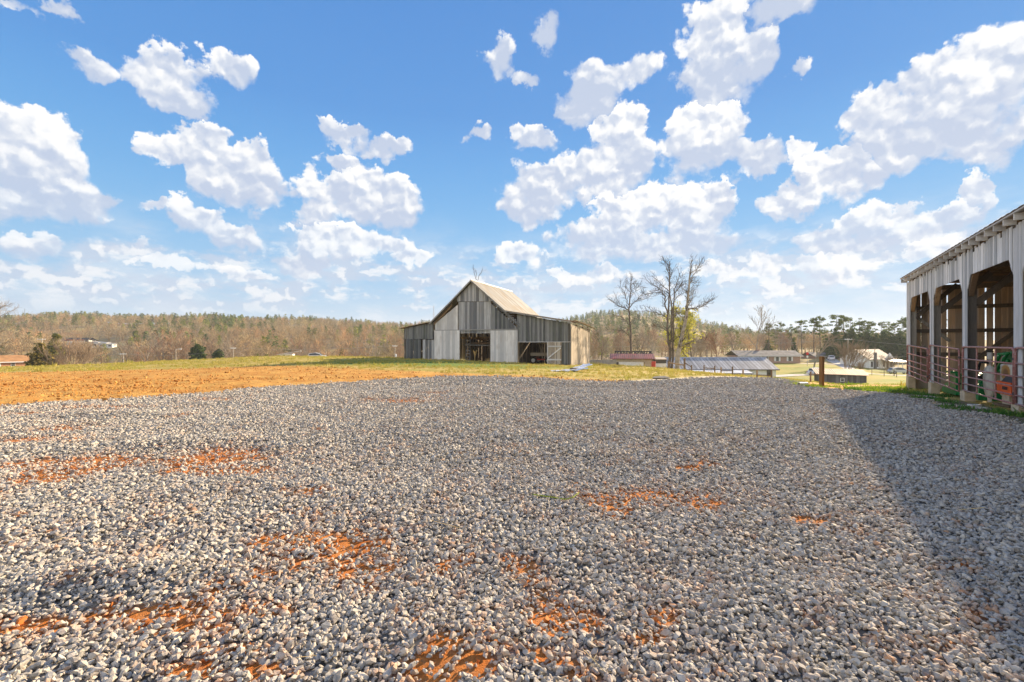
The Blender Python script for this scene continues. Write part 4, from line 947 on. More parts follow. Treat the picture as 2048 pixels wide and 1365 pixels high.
def bare_proto(name, seed, h, bark, twig, label, maxl=3, kids=(8, 6, 5), spread=(.5, 1.0), up=.1, minr=.018, trunk=.55, girth=.026, group=None, stems=1, ratio=.55, start=.3):
    rg = random.Random(seed); out = []
    for s in range(stems):
        d = Vector((0, 0, 1)) if stems == 1 else Vector((rg.uniform(-.75, .75), rg.uniform(-.75, .75), 1))
        grow(rg, Vector((rg.uniform(-.2, .2) * (stems > 1), rg.uniform(-.2, .2) * (stems > 1), -.5)), d, h * (trunk + .45) if stems == 1 else h * .95, h * girth / (1 if stems == 1 else 2), 0, out, maxl, kids, .09, up, spread, .22, ratio, start)
    t = thing(name, label, 'shrub' if 'shrub' in name else 'tree', group=group)
    limbs_to(out, 0, 1, minr=minr).build('trunk', bark, t, recalc=False); limbs_to(out, 2, 9, minr=minr).build('crown', twig, t, recalc=False)
    return t
def clumps(rg, centers, n, size, leaf, mat, name, parent, flat=1.0):
    """leaf sprays filling a set of clumps"""
    mb = MB()
    for (c, r) in centers:
        for _ in range(n):
            while True:
                v = Vector((rg.uniform(-1, 1), rg.uniform(-1, 1), rg.uniform(-1, 1)))
                if v.length < 1: break
            v = v.normalized() * (v.length ** .5); p = Vector(c) + Vector((v.x * r, v.y * r, v.z * r * flat))
            a = Vector((rg.gauss(0, 1), rg.gauss(0, 1), rg.gauss(0, .6))).normalized() * leaf * rg.uniform(.5, 1.2); b = a.orthogonal().normalized(); b.rotate(__import__('mathutils').Quaternion(a.normalized(), rg.uniform(0, 6.28))); b *= leaf * rg.uniform(.3, .6)
            mb.add([p - a - b * .3, p + b, p + a, p - b], [(0, 1, 2, 3)], rg.random())
    return mb.build(name, mat, parent, recalc=False)
def conifer_proto(name, seed, h, w, mat, label, group=None, n=26, leaf=.35, cedar=False):
    rg = random.Random(seed); t = thing(name, label, 'tree', group=group)
    mb = MB(); mb.tube([(0, 0, -.5), (0.05, 0, h * .5), (0, 0, h * .97)], [h * .02, h * .013, .03], 6); mb.build('trunk', 'hemlock_bark', t)
    cs = []
    z = h * .06 if cedar else h * .15
    while z < h:
        f = 1 - z / h; rad = w * (f ** .75) * .5 * rg.uniform(.7, 1.15)
        k = max(1, int(2 * math.pi * rad / (w * .22)))
        for j in range(k):
            a = 6.283 * j / k + rg.uniform(-.4, .4); q = rg.uniform(.5, 1.05); cs.append(((rad * q * math.cos(a), rad * q * math.sin(a), z + rg.uniform(-.35, .35)), max(.25, w * .13 * rg.uniform(.7, 1.3))))
        cs.append(((0, 0, z), max(.2, rad * .6))); z += h * .075
    clumps(rg, cs, n, 1, leaf, mat, 'crown', t, .7); return t
def tall_pine_proto(name, seed, h, label, group=None, low=.55, w=5.0):
    """bare stem with a ragged, flat topped head of needle clumps on upswept limbs"""
    rg = random.Random(seed); t = thing(name, label, 'tree', group=group); mb = MB(); lean = Vector((rg.uniform(-.06, .06), rg.uniform(-.04, .04), 1)) * h
    mb.tube([(0, 0, -.5), lean * .5, lean * .98], [h * .014, h * .011, .04], 6); cs = []
    for k in range(rg.randint(15, 22)):
        z = rg.uniform(low, 1.0); a = rg.uniform(0, 6.28); L = w * .5 * rg.uniform(.35, 1.0) * (1.25 - .7 * abs(z - .78) / .3)
        b = lean * z; e = b + Vector((L * math.cos(a), L * math.sin(a), L * rg.uniform(.0, .45))); mb.tube([b, b.lerp(e, .5) + Vector((0, 0, -.1)), e], [.07, .05, .03], 4, caps=False)
        cs.append((e, rg.uniform(.45, .95)))
        if L > 1.2: cs.append((b.lerp(e, .6) + Vector((0, 0, .15)), rg.uniform(.35, .7)))
    cs.append((lean, .6)); mb.build('trunk', 'hemlock_bark', t); clumps(rg, cs, 38, 1, .26, 'pine_needles', 'crown', t, .68); return t
def place(o, px, Y, dz=0.0, rz=None, s=1.0, label=None, group=None):
    p = on_ground(px, Y, dz); o.location = p; o.rotation_euler = (0, 0, random.uniform(0, 6.28) if rz is None else rz); o.scale = (s, s, s)
    if label: o['label'] = label
    if group: o['group'] = group
    return o

# -- the three hero trees, their limbs followed from the photograph
def hero(name, label, Y, lines, bark, seed, depth=1.6, base_px=None, minr=.012, twigs=(3, 3), twlen=1.0, crown='twig_dark'):
    """lines: list of (start radius, end radius, [(px, py), ...]) sight lines at distance Y; every limb gets its own swing in depth"""
    rg = random.Random(seed); out = []
    b0 = lines[0][2][0]; base = at(b0[0], b0[1], Y); base.z = g1(base.x, base.y)
    t = thing(name, label, 'tree', base)
    ends = []
    for (r0, r1, pl) in lines:
        sw = rg.uniform(-depth, depth) if pl is not lines[0][2] else 0; pts = []
        # start on the nearest earlier limb so that the joint is real
        p0 = at(pl[0][0], pl[0][1], Y) - base; dy0 = 0.0
        if ends:
            best = min(ends, key=lambda e: (e.x - p0.x) ** 2 + (e.z - p0.z) ** 2)
            if (best.x - p0.x) ** 2 + (best.z - p0.z) ** 2 < 1.2: dy0 = best.y
        for i, (px, py) in enumerate(pl):
            f = i / max(1, len(pl) - 1); q = at(px, py, Y) - base; q.y = dy0 + sw * f; pts.append(q)
        if pl is lines[0][2] or (pl[0][1] > 730): pts[0].z = -.4
        dense = []; rads = []
        for i in range(len(pts) - 1):
            for k in range(3):
                f = (i + k / 3) / (len(pts) - 1); dense.append(pts[i].lerp(pts[i + 1], k / 3) + Vector((rg.gauss(0, .06), rg.gauss(0, .06), 0)) * (k > 0)); rads.append((r0 + (r1 - r0) * f) * .8)
        dense.append(pts[-1]); rads.append(r1); out.append((dense, rads, 0 if r0 > .12 else 1)); ends += dense
    sub = []
    for pts, rads, lvl in out:
        n = len(pts)
        for i in range(2, n):
            if pts[i].z < 2.8 and rads[i] > .1: continue
            for _ in range(twigs[0] if rads[i] < .09 else 1 + (rg.random() < .5)):
                ax = (pts[i] - pts[i - 1]).normalized(); s = ax.orthogonal().normalized(); s.rotate(__import__('mathutils').Quaternion(ax, rg.uniform(0, 6.283))); a = rg.uniform(.4, 1.05)
                grow(rg, pts[i].lerp(pts[i - 1], rg.random()), ax * math.cos(a) + s * math.sin(a), twlen * rg.uniform(.5, 1.25), max(minr, rads[i] * .4), 3, sub, 4, (0, 0, 0, twigs[1]), .2, .12, (.4, .9), .5, .6, .2)
    limbs_to(out, 0, 9, (8, 6), 1.0, minr).build('trunk', bark, t, recalc=False); limbs_to(sub, 0, 9, (3,) * 5, 1.0, minr).build('crown', crown, t, recalc=False)
    return t
def z6(*pts): return [(1190 + x / 5.688, 510 + y / 5.688) for x, y in pts]
hero('bare_tree', 'bare dark tree standing alone behind the red roofed garage', 74, [
    (.24, .04, z6((412, 1120), (405, 950), (400, 800), (385, 620), (400, 450), (405, 340), (432, 245))), (.11, .03, z6((385, 640), (330, 605), (260, 590), (200, 545), (130, 512))), (.09, .03, z6((402, 810), (350, 740), (290, 690), (190, 690))),
    (.09, .03, z6((405, 940), (330, 860), (220, 855), (150, 850))), (.09, .03, z6((388, 610), (440, 540), (480, 490), (525, 440))), (.06, .025, z6((440, 540), (510, 525), (590, 490))), (.08, .03, z6((385, 570), (345, 500), (330, 440), (270, 360))),
    (.06, .025, z6((400, 450), (460, 420), (465, 380), (500, 370))), (.06, .025, z6((395, 420), (350, 370), (380, 280))), (.05, .02, z6((405, 340), (440, 320), (480, 315))), (.06, .025, z6((400, 830), (450, 740), (520, 700))), (.05, .02, z6((330, 605), (270, 560), (220, 480)))], 'hemlock_bark', 5, 2.0)
hero('bare_tree', 'tall cluster of bare dark trunks rising behind the rail fence', 61, [
    (.26, .05, z6((845, 1290), (850, 1050), (830, 900), (825, 700), (842, 480), (845, 300), (848, 75))), (.20, .04, z6((878, 1290), (885, 1100), (885, 900), (880, 600), (888, 400), (945, 215))), (.16, .03, z6((850, 1040), (865, 800), (850, 520), (820, 220), (765, 95))),
    (.13, .03, z6((822, 660), (790, 560), (800, 480), (740, 400), (700, 370), (580, 285))), (.09, .025, z6((828, 720), (770, 680), (720, 655), (620, 630), (500, 630))), (.08, .025, z6((885, 450), (930, 400), (980, 330), (1000, 300))), (.07, .025, z6((800, 480), (750, 420), (660, 430), (590, 445))),
    (.07, .025, z6((842, 420), (780, 330), (690, 215))), (.07, .025, z6((845, 300), (880, 230), (900, 160))), (.06, .02, z6((848, 190), (800, 120), (760, 95))), (.08, .025, z6((860, 760), (920, 690), (990, 650))), (.07, .025, z6((830, 880), (740, 790), (640, 830))), (.06, .02, z6((888, 520), (950, 460), (1010, 430))), (.07, .02, z6((850, 1000), (930, 930), (1000, 900)))], 'hemlock_bark', 6, 2.2)
hero('bare_tree', 'tall bare tree with pale lower trunk forking behind the end of the rail fence', 60, [
    (.42, .05, z6((930, 1300), (945, 1120), (975, 980), (1020, 800), (1045, 640), (1055, 500), (1072, 320), (1090, 180), (1105, 60))), (.14, .03, z6((1046, 625), (1110, 605), (1180, 612), (1265, 570), (1370, 488))), (.10, .03, z6((1050, 600), (1100, 540), (1155, 490), (1190, 400))), (.11, .03, z6((1068, 360), (1110, 270), (1170, 190), (1230, 115))),
    (.08, .025, z6((1060, 460), (1020, 390), (990, 335))), (.12, .03, z6((955, 1060), (1020, 1010), (1090, 980), (1180, 985))), (.08, .025, z6((1030, 740), (960, 660), (900, 690))), (.06, .02, z6((1180, 612), (1270, 540), (1340, 520))), (.06, .02, z6((1100, 540), (1070, 480), (1100, 400))), (.06, .02, z6((1085, 230), (1150, 150), (1180, 90))), (.05, .02, z6((1075, 310), (1130, 300), (1210, 295)))], 'pale_bark', 7, 2.0)
hero('bare_tree', 'pale bare tree reaching in from the left edge above the brick house', 78, [
    (.34, .12, [(-46, 745), (-44, 700), (-40, 665), (-30, 645)]), (.2, .03, [(-42, 700), (-20, 685), (0, 668), (10, 657), (30, 652)]), (.15, .03, [(-40, 668), (-18, 650), (0, 640), (15, 630), (32, 624)]), (.14, .03, [(-34, 650), (-20, 630), (-5, 625), (8, 614), (20, 612)]),
    (.1, .03, [(-42, 705), (-15, 697), (0, 688), (23, 681)]), (.1, .03, [(-30, 645), (-28, 625), (-22, 612)]), (.07, .02, [(10, 657), (24, 644), (48, 636)]), (.08, .02, [(-20, 650), (0, 650), (20, 640)])], 'pale_bark', 8, 2.0, twigs=(3, 3), twlen=1.6, crown='twig_grey')
hero('dead_tree', 'dead forked twigs of a tree showing above the barn ridge', 82, [
    (.16, .05, [(956, 722), (956, 640), (955, 580), (954, 565)]), (.06, .03, [(955, 568), (950, 552), (947, 540), (946, 534)]), (.05, .03, [(954.5, 563), (958, 553), (962, 547), (965.5, 541)]), (.04, .025, [(952, 556), (953, 547), (950, 540)])], 'twig_dark', 9, .5, twigs=(1, 1), twlen=.7)

# -- repeated kinds
G_WOOD = 'bare trees along the front of the brown wood'
protos = [bare_proto('woodland_tree', 20 + k, 12.0, ['twig_grey', 'twig_brown', 'hemlock_bark', 'twig_grey'][k], ['twig_grey', 'twig_brown', 'twig_brown', 'twig_red'][k], 'bare brown tree along the front edge of the wood', 3, (9, 6, 5), (.45, .95), .1, .03, .5, .02, G_WOOD) for k in range(4)]
spots = []
rg = random.Random(77)
for k in range(46):
    spots.append((rg.uniform(385, 830) if k < 30 else rg.uniform(250, 385), rg.uniform(125, 185)))
for k in range(34): spots.append((rg.uniform(1165, 1450), rg.uniform(105, 165)) if k < 24 else (rg.uniform(1450, 1600), rg.uniform(152, 176)))
first = [True] * 4
for i, (px, Y) in enumerate(spots):
    k = i % 4; o = protos[k] if first[k] else copy_tree(protos[k]); first[k] = False
    place(o, px, Y, 0, None, rg.uniform(.62, .98) if px < 1000 else rg.uniform(.52, .8))
# reddish round shrub-like trees
rp = bare_proto('red_twig_tree', 31, 9.0, 'twig_red', 'twig_red', 'round reddish twiggy tree right of the yellow green tree', 3, (10, 7, 6), (.4, .8), .12, .022, .45, .018, None)
place(rp, 1437, 112, 0, .4, 1.05)
for (px, Y, s, lab) in ((497, 150, .62, 'low reddish bush at the wood edge beside the white utility pole'), (272, 165, .8, 'upright russet tree right of the ruined white sheds'), (288, 160, .72, 'second upright russet tree, close beside the street light'), (720, 150, .85, 'wide reddish thicket of twigs left of the barn'), (690, 158, .7, 'smaller reddish twig thicket further from the barn')):
    c = copy_tree(rp); place(c, px, Y, 0, None, s, lab)
gp = bare_proto('bare_tree', 33, 14.0, 'twig_grey', 'twig_grey', 'tall thin grey tree rising behind the long brick ranch house', 3, (9, 6, 5), (.35, .75), .14, .03, .55, .018)
place(gp, 1512, 142, 0, 1.0, 1.0)
yd = bare_proto('yard_tree', 35, 9.5, 'twig_grey', 'twig_brown', 'bare round headed yard tree with short trunk on the sunny lawn', 3, (9, 7, 6), (.5, 1.0), .12, .02, .4, .022); place(yd, 1627, 114, 0, .3, 1.0)
c = copy_tree(gp); place(c, 1590, 160, 0, 2.0, .62, 'small bare grey tree between the ranch house and the yard tree')
vs_ = bare_proto('vase_shrub', 37, 5.6, 'twig_brown', 'twig_brown', 'large vase shaped bare shrub with many stems behind the low weathered shed', 2, (9, 6), (.25, .6), .12, .018, .5, .02, None, 11); place(vs_, 1693, 89, 0, 0, 1.0)
c = copy_tree(vs_); place(c, 1776, 119, 0, 1.1, .72, 'bare shrub in front of the porch of the white house')
c = copy_tree(vs_); place(c, 1722, 91, 0, 2.1, .38, 'small bare bush right of the large vase shaped shrub')
c = copy_tree(vs_); place(c, 146, 96, 0, 2.6, 1.25, 'wide tan bare shrub right of the orange brick house'); 
c = copy_tree(vs_); place(c, 112, 100, 0, .6, .8, 'narrower tan bare shrub close against the magnolia')
# conifers, magnolia, yellow green tree
mg = conifer_proto('magnolia', 41, 5.4, 4.0, 'magnolia_leaves', 'dark magnolia with golden glints beside the orange brick house', n=40, leaf=.26, cedar=True); place(mg, 82, 97, 0, 0, 1.3)
ce = conifer_proto('cedar', 42, 8.0, 4.2, 'olive_leaves', 'olive green cedar behind the magnolia left of the ruined barn', n=34, leaf=.34, cedar=True); place(ce, 110, 128, 0, 0, 1.5)
fs = conifer_proto('fir_tree', 43, 6.0, 4.6, 'cedar_needles', 'broad dark fir at the edge of the field, left of its twin', n=40, leaf=.36, cedar=True); place(fs, 394, 128, 0, 0, 1.55)
c = copy_tree(fs); place(c, 438, 132, 0, 2, 1.38, 'second dark fir at the field edge, nearer the white utility pole')
rg2 = random.Random(5); yt = thing('yellow_green_tree', 'yellow green leafy tree behind the tall bare trees', 'tree'); out = []
grow(rg2, Vector((0, 0, -.5)), Vector((0, 0, 1)), 9.5, .16, 0, out, 2, (9, 5), .08, .1, (.5, 1.0), .25, .5, .2)
limbs_to(out, 0, 2, minr=.02).build('trunk', 'hemlock_bark', yt, recalc=False)
clumps(rg2, [(pts[-1], rg2.uniform(.6, 1.0)) for pts, r, l in out if l >= 1] + [(pts[1], .6) for pts, r, l in out if l == 2], 36, 1, .2, 'yellow_leaves', 'crown', yt, .7)
place(yt, 1390, 92, 0, 0, 1.25)
G_PINE = 'tall pines with flat ragged heads on the right skyline'
pines = [tall_pine_proto('tall_pine', 50 + k, 15.5, 'tall pine with a ragged flat head on the right skyline', G_PINE, [.62, .55, .45, .5][k], [4.6, 5.4, 5.8, 5.0][k]) for k in range(4)]
first = [True] * 4
for i, (px, top, Y) in enumerate((a_, t_ + 5, y_) for a_, t_, y_ in [(1538, 643, 172), (1562, 643, 170), (1584, 645, 176), (1604, 638, 172), (1627, 632, 165), (1641, 631, 168), (1653, 652, 180), (1672, 627, 168), (1688, 629, 172), (1700, 632, 176), (1714, 633, 170), (1729, 640, 168), (1742, 639, 172), (1760, 641, 170), (1776, 640, 174), (1792, 643, 168), (1806, 633, 172), (1818, 632, 176), (1832, 630, 172), (1550, 655, 190), (1850, 634, 170), (1880, 632, 175)]):
    k = i % 4; o = pines[k] if first[k] else copy_tree(pines[k]); first[k] = False
    p = on_ground(px, Y); h = at(px, top, Y).z - p.z; place(o, px, Y, 0, None, h / 15.5)
G_CED = 'dark cedars filling under the tall pines on the right'
cp_ = conifer_proto('cedar', 60, 9.0, 5.6, 'cedar_needles', 'dark cedar under the tall pines on the right', G_CED, n=30, leaf=.42, cedar=True); ff = True
rg = random.Random(3)
for (px, Y, s) in [(1670, 158, 1.15), (1690, 160, 1.0), (1705, 158, 1.2), (1722, 162, .95), (1736, 160, 1.1), (1752, 158, 1.0), (1768, 162, 1.1), (1784, 160, .95), (1800, 158, 1.1), (1815, 160, 1.0), (1830, 160, 1.05), (1850, 160, 1.0), (1588, 168, .62), (1655, 165, .8), (1535, 178, .7), (1870, 160, 1.0)]:
    o = cp_ if ff else copy_tree(cp_); ff = False; place(o, px, Y, 0, None, s)

# -- the woods on the far slopes: uncountable, one mass for each slope
def far_bare(seed):
    rg = random.Random(seed); V, F = [], []
    def strip(a, b, w):
        d = (b - a).normalized(); s = d.cross(Vector((rg.gauss(0, 1), rg.gauss(0, 1), .2))).normalized() * w; k = len(V); V.extend([a - s, a + s, b]); F.append((k, k + 1, k + 2))
    strip(Vector((0, 0, -.5)), Vector((0, 0, 9)), .22); strip(Vector((0, 0, -.5)), Vector((.3, .2, 8)), .2)
    for _ in range(95):
        z = rg.uniform(3.0, 9.5); a = rg.uniform(0, 6.283); e = rg.uniform(.35, 1.25); L = rg.uniform(1.4, 3.6) * (1.15 - abs(z - 6) / 8); r0 = rg.uniform(0, 2.4) * (1.1 - abs(z - 6) / 6); b = Vector((r0 * math.cos(a), r0 * math.sin(a), z))
        strip(b, b + Vector((math.cos(a) * math.cos(e), math.sin(a) * math.cos(e), math.sin(e))) * L, rg.uniform(.05, .12))
    return np.array([v[:] for v in V]), np.array(F)
def far_green(seed):
    rg = random.Random(seed); V, F = [], []
    for _ in range(120):
        z = rg.uniform(2, 11.5); f = (1 - (z - 2) / 10.5) ** .7; a = rg.uniform(0, 6.283); r = 3.0 * f * math.sqrt(rg.random()); c = Vector((r * math.cos(a), r * math.sin(a), z)); u = Vector((rg.gauss(0, 1), rg.gauss(0, 1), rg.gauss(0, .5))).normalized() * rg.uniform(.6, 1.2); v = u.orthogonal().normalized() * rg.uniform(.3, .6); k = len(V)
        V.extend([c - u, c + v, c + u]); F.append((k, k + 1, k + 2))
    return np.array([v[:] for v in V]), np.array(F)
FB = [far_bare(200 + k) for k in range(6)]; FG = [far_green(300 + k) for k in range(4)]
def forest(name, n, px0, px1, Y0, Y1, green, skip=None, tall=(.75, 1.15)):
    px = RNG.uniform(px0, px1, n); Y = np.sqrt(RNG.uniform(Y0 ** 2, Y1 ** 2, n)); x = (px - CX) / FPX * Y
    if skip is not None: k = ~skip(px, Y); px, Y, x = px[k], Y[k], x[k]
    z = gz(x, Y); gn = green(px, Y, x, z); isg = RNG.uniform(0, 1, len(x)) < gn
    Vs, Fs, rn, tn = [], [], [], []; off = 0; n = len(x)
    pal = np.array([(.42, .29, .15), (.39, .30, .17), (.34, .265, .155), (.46, .285, .15), (.32, .25, .15), (.42, .335, .18)]); gp_ = np.array([(.13, .18, .04), (.20, .23, .045), (.08, .125, .035), (.27, .28, .06)])
    patch = vnoise(x / 45, Y / 45, 91)
    for isG, PR in ((False, FB), (True, FG)):
        for k, (V, F) in enumerate(PR):
            I = np.where((isg == isG) & ((np.arange(n) % len(PR)) == k))[0]
            if not len(I): continue
            a = RNG.uniform(0, 6.283, len(I)); s = RNG.uniform(*tall, len(I)); c_, s_ = np.cos(a) * s, np.sin(a) * s
            VV = np.stack([V[None, :, 0] * c_[:, None] - V[None, :, 1] * s_[:, None] + x[I][:, None], V[None, :, 0] * s_[:, None] + V[None, :, 1] * c_[:, None] + Y[I][:, None], V[None, :, 2] * s[:, None] + z[I][:, None]], -1)
            Vs.append(VV.reshape(-1, 3)); Fs.append((F[None] + (np.arange(len(I)) * len(V))[:, None, None] + off).reshape(-1, 3)); off += VV.shape[0] * VV.shape[1]
            rn.append(RNG.uniform(0, 1, VV.shape[0] * len(V)))
            q = np.clip(((patch[I] + 1) * 3 + RNG.uniform(-1.2, 1.2, len(I))), 0, 5.99).astype(int); pc = (gp_[q % 4] if isG else pal[q]) * RNG.uniform(.75, 1.2, (len(I), 1)); tn.append(np.repeat(pc, len(V), 0))
    o = np_mesh(name, np.concatenate(Vs), np.concatenate(Fs), 'wood_mass', {'rnd': np.concatenate(rn), 'tint': np.concatenate(tn)}); o['kind'] = 'stuff'; return o
ruin = lambda px, Y: (px > 118) & (px < 258) & (Y > 235) & (Y < 345)
def green_l(px, Y, x, z): return np.where(Y > 470, .35 + .5 * (vnoise(x / 60, Y / 60, 81) > .0), np.clip(-.02 + 1.8 * (vnoise(x / 45, Y / 28, 82) + .02), .03, .85)) * np.where(px > 560, .6, 1)
def green_r(px, Y, x, z): return np.where(Y > 400, .85, .16) + .25 * vnoise(x / 50, Y / 50, 83)
forest('far_woods', 3300, -140, 1010, 190, 600, green_l, ruin)
forest('far_woods', 1000, 1000, 1960, 190, 470, green_r, None)
forest('far_woods', 1500, 1000, 1960, 470, 760, green_r, None, (.55, .85))
forest('valley_scrub', 260, 110, 265, 190, 300, lambda px, Y, x, z: np.full(len(x), .12), None, (.14, .24))
forest('valley_woods', 420, -120, 880, 150, 215, lambda px, Y, x, z: np.full(len(x), .05), lambda px, Y: (px > -200) & (px < 255), (.55, .95))
# ---------------------------------------------------------------- houses, sheds and what stands about them
def window(parent, wallpart, c, w_, h_, face, mat='white_paint', shutters=None, name='window'):
    """framed window on a wall facing -y ('f') or +x ('r'); c is the centre on the wall plane"""
    x, y, z = c; fr = MB(); t = .07
    def bx(dx, dz, sx, sz, dep, yy):
        if face == 'f': return ((x + dx, y - yy, z + dz), (sx, dep, sz))
        return ((x + yy, y + dx, z + dz), (dep, sx, sz))
    for (dx, dz, sx, sz) in ((0, h_ / 2, w_ + t, t), (0, -h_ / 2, w_ + t, t), (-w_ / 2, 0, t, h_ - t), (w_ / 2, 0, t, h_ - t), (0, 0, w_ - t, t * .6)): fr.box(*bx(dx, dz, sx, sz, .06, .03))
    o = fr.build(name, mat, parent)
    g = MB(); g.box(*bx(0, 0, w_, h_, .02, .006)); g.build('pane', 'glass_dark', o)
    if shutters:
        for s in (-1, 1): g = MB(); g.box(*bx(s * (w_ / 2 + .28), 0, .36, h_ + .1, .04, .022)); g.build('shutter', shutters, o)
    return o
def gable_roof(parent, x0, x1, y0, y1, ze, zr, mat, over=.4, hip=0.0, th=.1, ridge_mat=None, name='roof'):
    """ridge along x; hip pulls the ridge ends in"""
    ym = (y0 + y1) / 2; sl_ = (zr - ze) / (ym - y0); a, bq = x0 - over, x1 + over; ya, yb = y0 - over, y1 + over; z = ze - over * sl_; mb = MB()
    e0, e1 = (a, bq) if hip == 0 else (x0 + hip, x1 - hip)
    mb.hexa([(a, ya, z), (bq, ya, z), (e1, ym, zr), (e0, ym, zr)], [(a, ya, z + th), (bq, ya, z + th), (e1, ym, zr + th), (e0, ym, zr + th)])
    mb.hexa([(a, yb, z), (bq, yb, z), (e1, ym + .001, zr), (e0, ym + .001, zr)], [(a, yb, z + th), (bq, yb, z + th), (e1, ym + .001, zr + th), (e0, ym + .001, zr + th)])
    if hip:
        mb.add([(a, ya, z + th), (a, yb, z + th), (e0, ym, zr + th)], [(0, 1, 2)]); mb.add([(bq, ya, z + th), (bq, yb, z + th), (e1, ym, zr + th)], [(0, 1, 2)])
    return mb.build(name, mat, parent)
def walls(parent, x0, x1, y0, y1, z1, mat, gable=None, z0=-1.2, name='wall'):
    mb = MB(); mb.hexa([(x0, y0, z0), (x1, y0, z0), (x1, y1, z0), (x0, y1, z0)], [(x0, y0, z1), (x1, y0, z1), (x1, y1, z1), (x0, y1, z1)])
    if gable:
        ym = (y0 + y1) / 2
        for x in (x0, x1 - .02): mb.hexa([(x, y0, z1), (x + .02, y0, z1), (x + .02, y1, z1), (x, y1, z1)], [(x, ym - .01, gable), (x + .02, ym - .01, gable), (x + .02, ym + .01, gable), (x, ym + .01, gable)])
    return mb.build(name, mat, parent)
def spot(px, Y, z=None):
    p = at(px, HY, Y); return (p.x, p.y, g1(p.x, p.y) if z is None else z)
def zat(py, Y): return EYE - (py - HY) / FPX * Y

# orange brick house beyond the left crest
Y = 120; zb = zat(722.5, Y) - 2.5
h = thing('brick_house', 'orange brick house with orange shingle roof below the crest at far left', 'house', (at(48, HY, Y).x, Y, zb), R(62))
ze = 2.5
walls(h, -4.3, 4.3, 0, 7, ze, 'brick_orange', None, -3)
rf = gable_roof(h, -13.0, 4.3, 0, 7, ze, ze + 1.45, 'shingle_orange', .5, 0.0)
mb = MB(); mb.box((-4.35, -.53, ze - .2), (18.2, .06, .2)); mb.build('fascia', 'white_metal', rf)
for x in (-2.0, 1.5): window(h, None, (x, 0, ze - .85), .75, .85, 'f')
for x in (-4.25, 4.25): mb = MB(); mb.box((x, -.04, 0), (.2, .08, 5)); mb.build('corner_trim', 'white_metal', h)
walls(h, -13.0, -4.32, 0.25, 7, ze - .05, 'small_shed_boards', None, -3, name='wing_wall')

# ruined barn and white sheds on the far slope
Y = 330
rb = thing('ruined_barn', 'old white walled barn with a dark sagging roof on the far hillside', 'barn', (at(152, HY, Y).x, Y, zat(695, Y)), R(-6))
walls(rb, -7, 7.5, 0, 8, 5.2, 'white_paint', None, -2); gable_roof(rb, -8.5, 8.5, 0, 8, 5.0, 6.8, 'charred', .5); mb = MB(); mb.box((9.0, -.1, 3.2), (2.6, .3, 5.4)); mb.build('bay_shade_block', 'trim_dark', rb)  # solid dark block, its colour standing for the shade within an open bay
mb = MB(); mb.box((-1, -.6, 5.25), (16, .25, .35)); mb.build('fascia', 'red_paint', rb)
mb = MB(); mb.hexa([(10.4, -.3, -1), (13.5, -.3, -1), (13.5, 6, -1), (10.4, 6, -1)], [(10.4, -.3, 4.0), (13.5, -.3, 3.6), (13.5, 6, 3.6), (10.4, 6, 4.6)]); mb.build('annex_wall', 'barn_boards_tan', rb)
for (px, w_, hh, lab, d0) in ((194, 5.4, 3.3, 'white block shed with a dark window beside the ruined barn', .1), (210, 5.2, 2.9, 'second white shed with a wide dark opening, further from the ruined barn', -.6), (224, 4.0, 2.2, 'lowest small pale shed at the end of the row by the ruined barn', .2)):
    s = thing('white_shed', lab, 'shed', (at(px, HY, Y).x, Y - 2, zat(694.5, Y)), 0); walls(s, -w_ / 2, w_ / 2, 0, 4, hh, 'white_paint', None, -2)
    mb = MB(); mb.hexa([(-w_ / 2 - .3, -.4, hh + .02), (w_ / 2 + .3, -.4, hh + .02), (w_ / 2 + .3, 4.3, hh + .5), (-w_ / 2 - .3, 4.3, hh + .5)], [(-w_ / 2 - .3, -.4, hh + .2), (w_ / 2 + .3, -.4, hh + .2), (w_ / 2 + .3, 4.3, hh + .68), (-w_ / 2 - .3, 4.3, hh + .68)]); mb.build('roof', 'grey_metal', s)
    mb = MB(); mb.box((d0, -.03, hh * .42), (w_ * .5, .08, hh * .5)); mb.build('opening', 'trim_dark', s)  # dark slab on the wall, coloured as the shade inside an opening
# pale trailer and truck glimpsed at the wood edge
Y = 118
tr = thing('trailer_home', 'pale low trailer half hidden at the wood edge behind the field', 'trailer', (at(572, HY, Y).x, Y, zat(716, Y) - .5), R(10))
walls(tr, -1.6, 1.6, 0, 2, 1.5, 'white_metal'); mb = MB(); mb.beam((-1.9, -.2, 1.35), (3.6, .2, 2.25), 2.2, .06); mb.build('roof', 'white_metal', tr); window(tr, None, (-.4, 0, .95), .5, .5, 'f')

# garage with red roof and the burnt frame behind it
Y = 69; zb = zat(735, Y) - 1.0
ga = thing('garage', 'pale garage with rusty red metal roof and white door right of the barn', 'garage', (at(1266, HY, Y).x, Y, zb), R(-12))
ze = zat(717.5, Y) - zb
walls(ga, -3.0, 2.85, 0, 5.5, ze, 'concrete', ze + .55, -1.5)
gable_roof(ga, -3.1, 2.9, 0, 5.5, ze, ze + .62, 'red_roof_metal', .35, 0, .06)
mb = MB(); boards(mb, [(-2.1, ze - .55), (1.55, ze - .55)], [(-2.1, -.6), (1.55, -.6)], -.06, .3, .004, .03, jit=.001); mb.build('overhead_door', 'white_paint', ga)
mb = MB(); mb.box((-2.35, -.02, .55), (.42, .06, 2.4)); mb.build('gap_shade_strip', 'trim_dark', ga)  # dark strip on the wall painted as the shade of a gap
mb = MB(); mb.box((1.62, -.05, .5), (.1, .1, 2.6)); mb.build('door_jamb', 'timber_dark', ga)
for x in (-2.95, 2.8): mb = MB(); mb.box((x, -.06, ze / 2 - .3), (.14, .12, ze + .6)); mb.build('corner_post', 'fence_wood', ga)
q = on_ground(1307, 66.5)
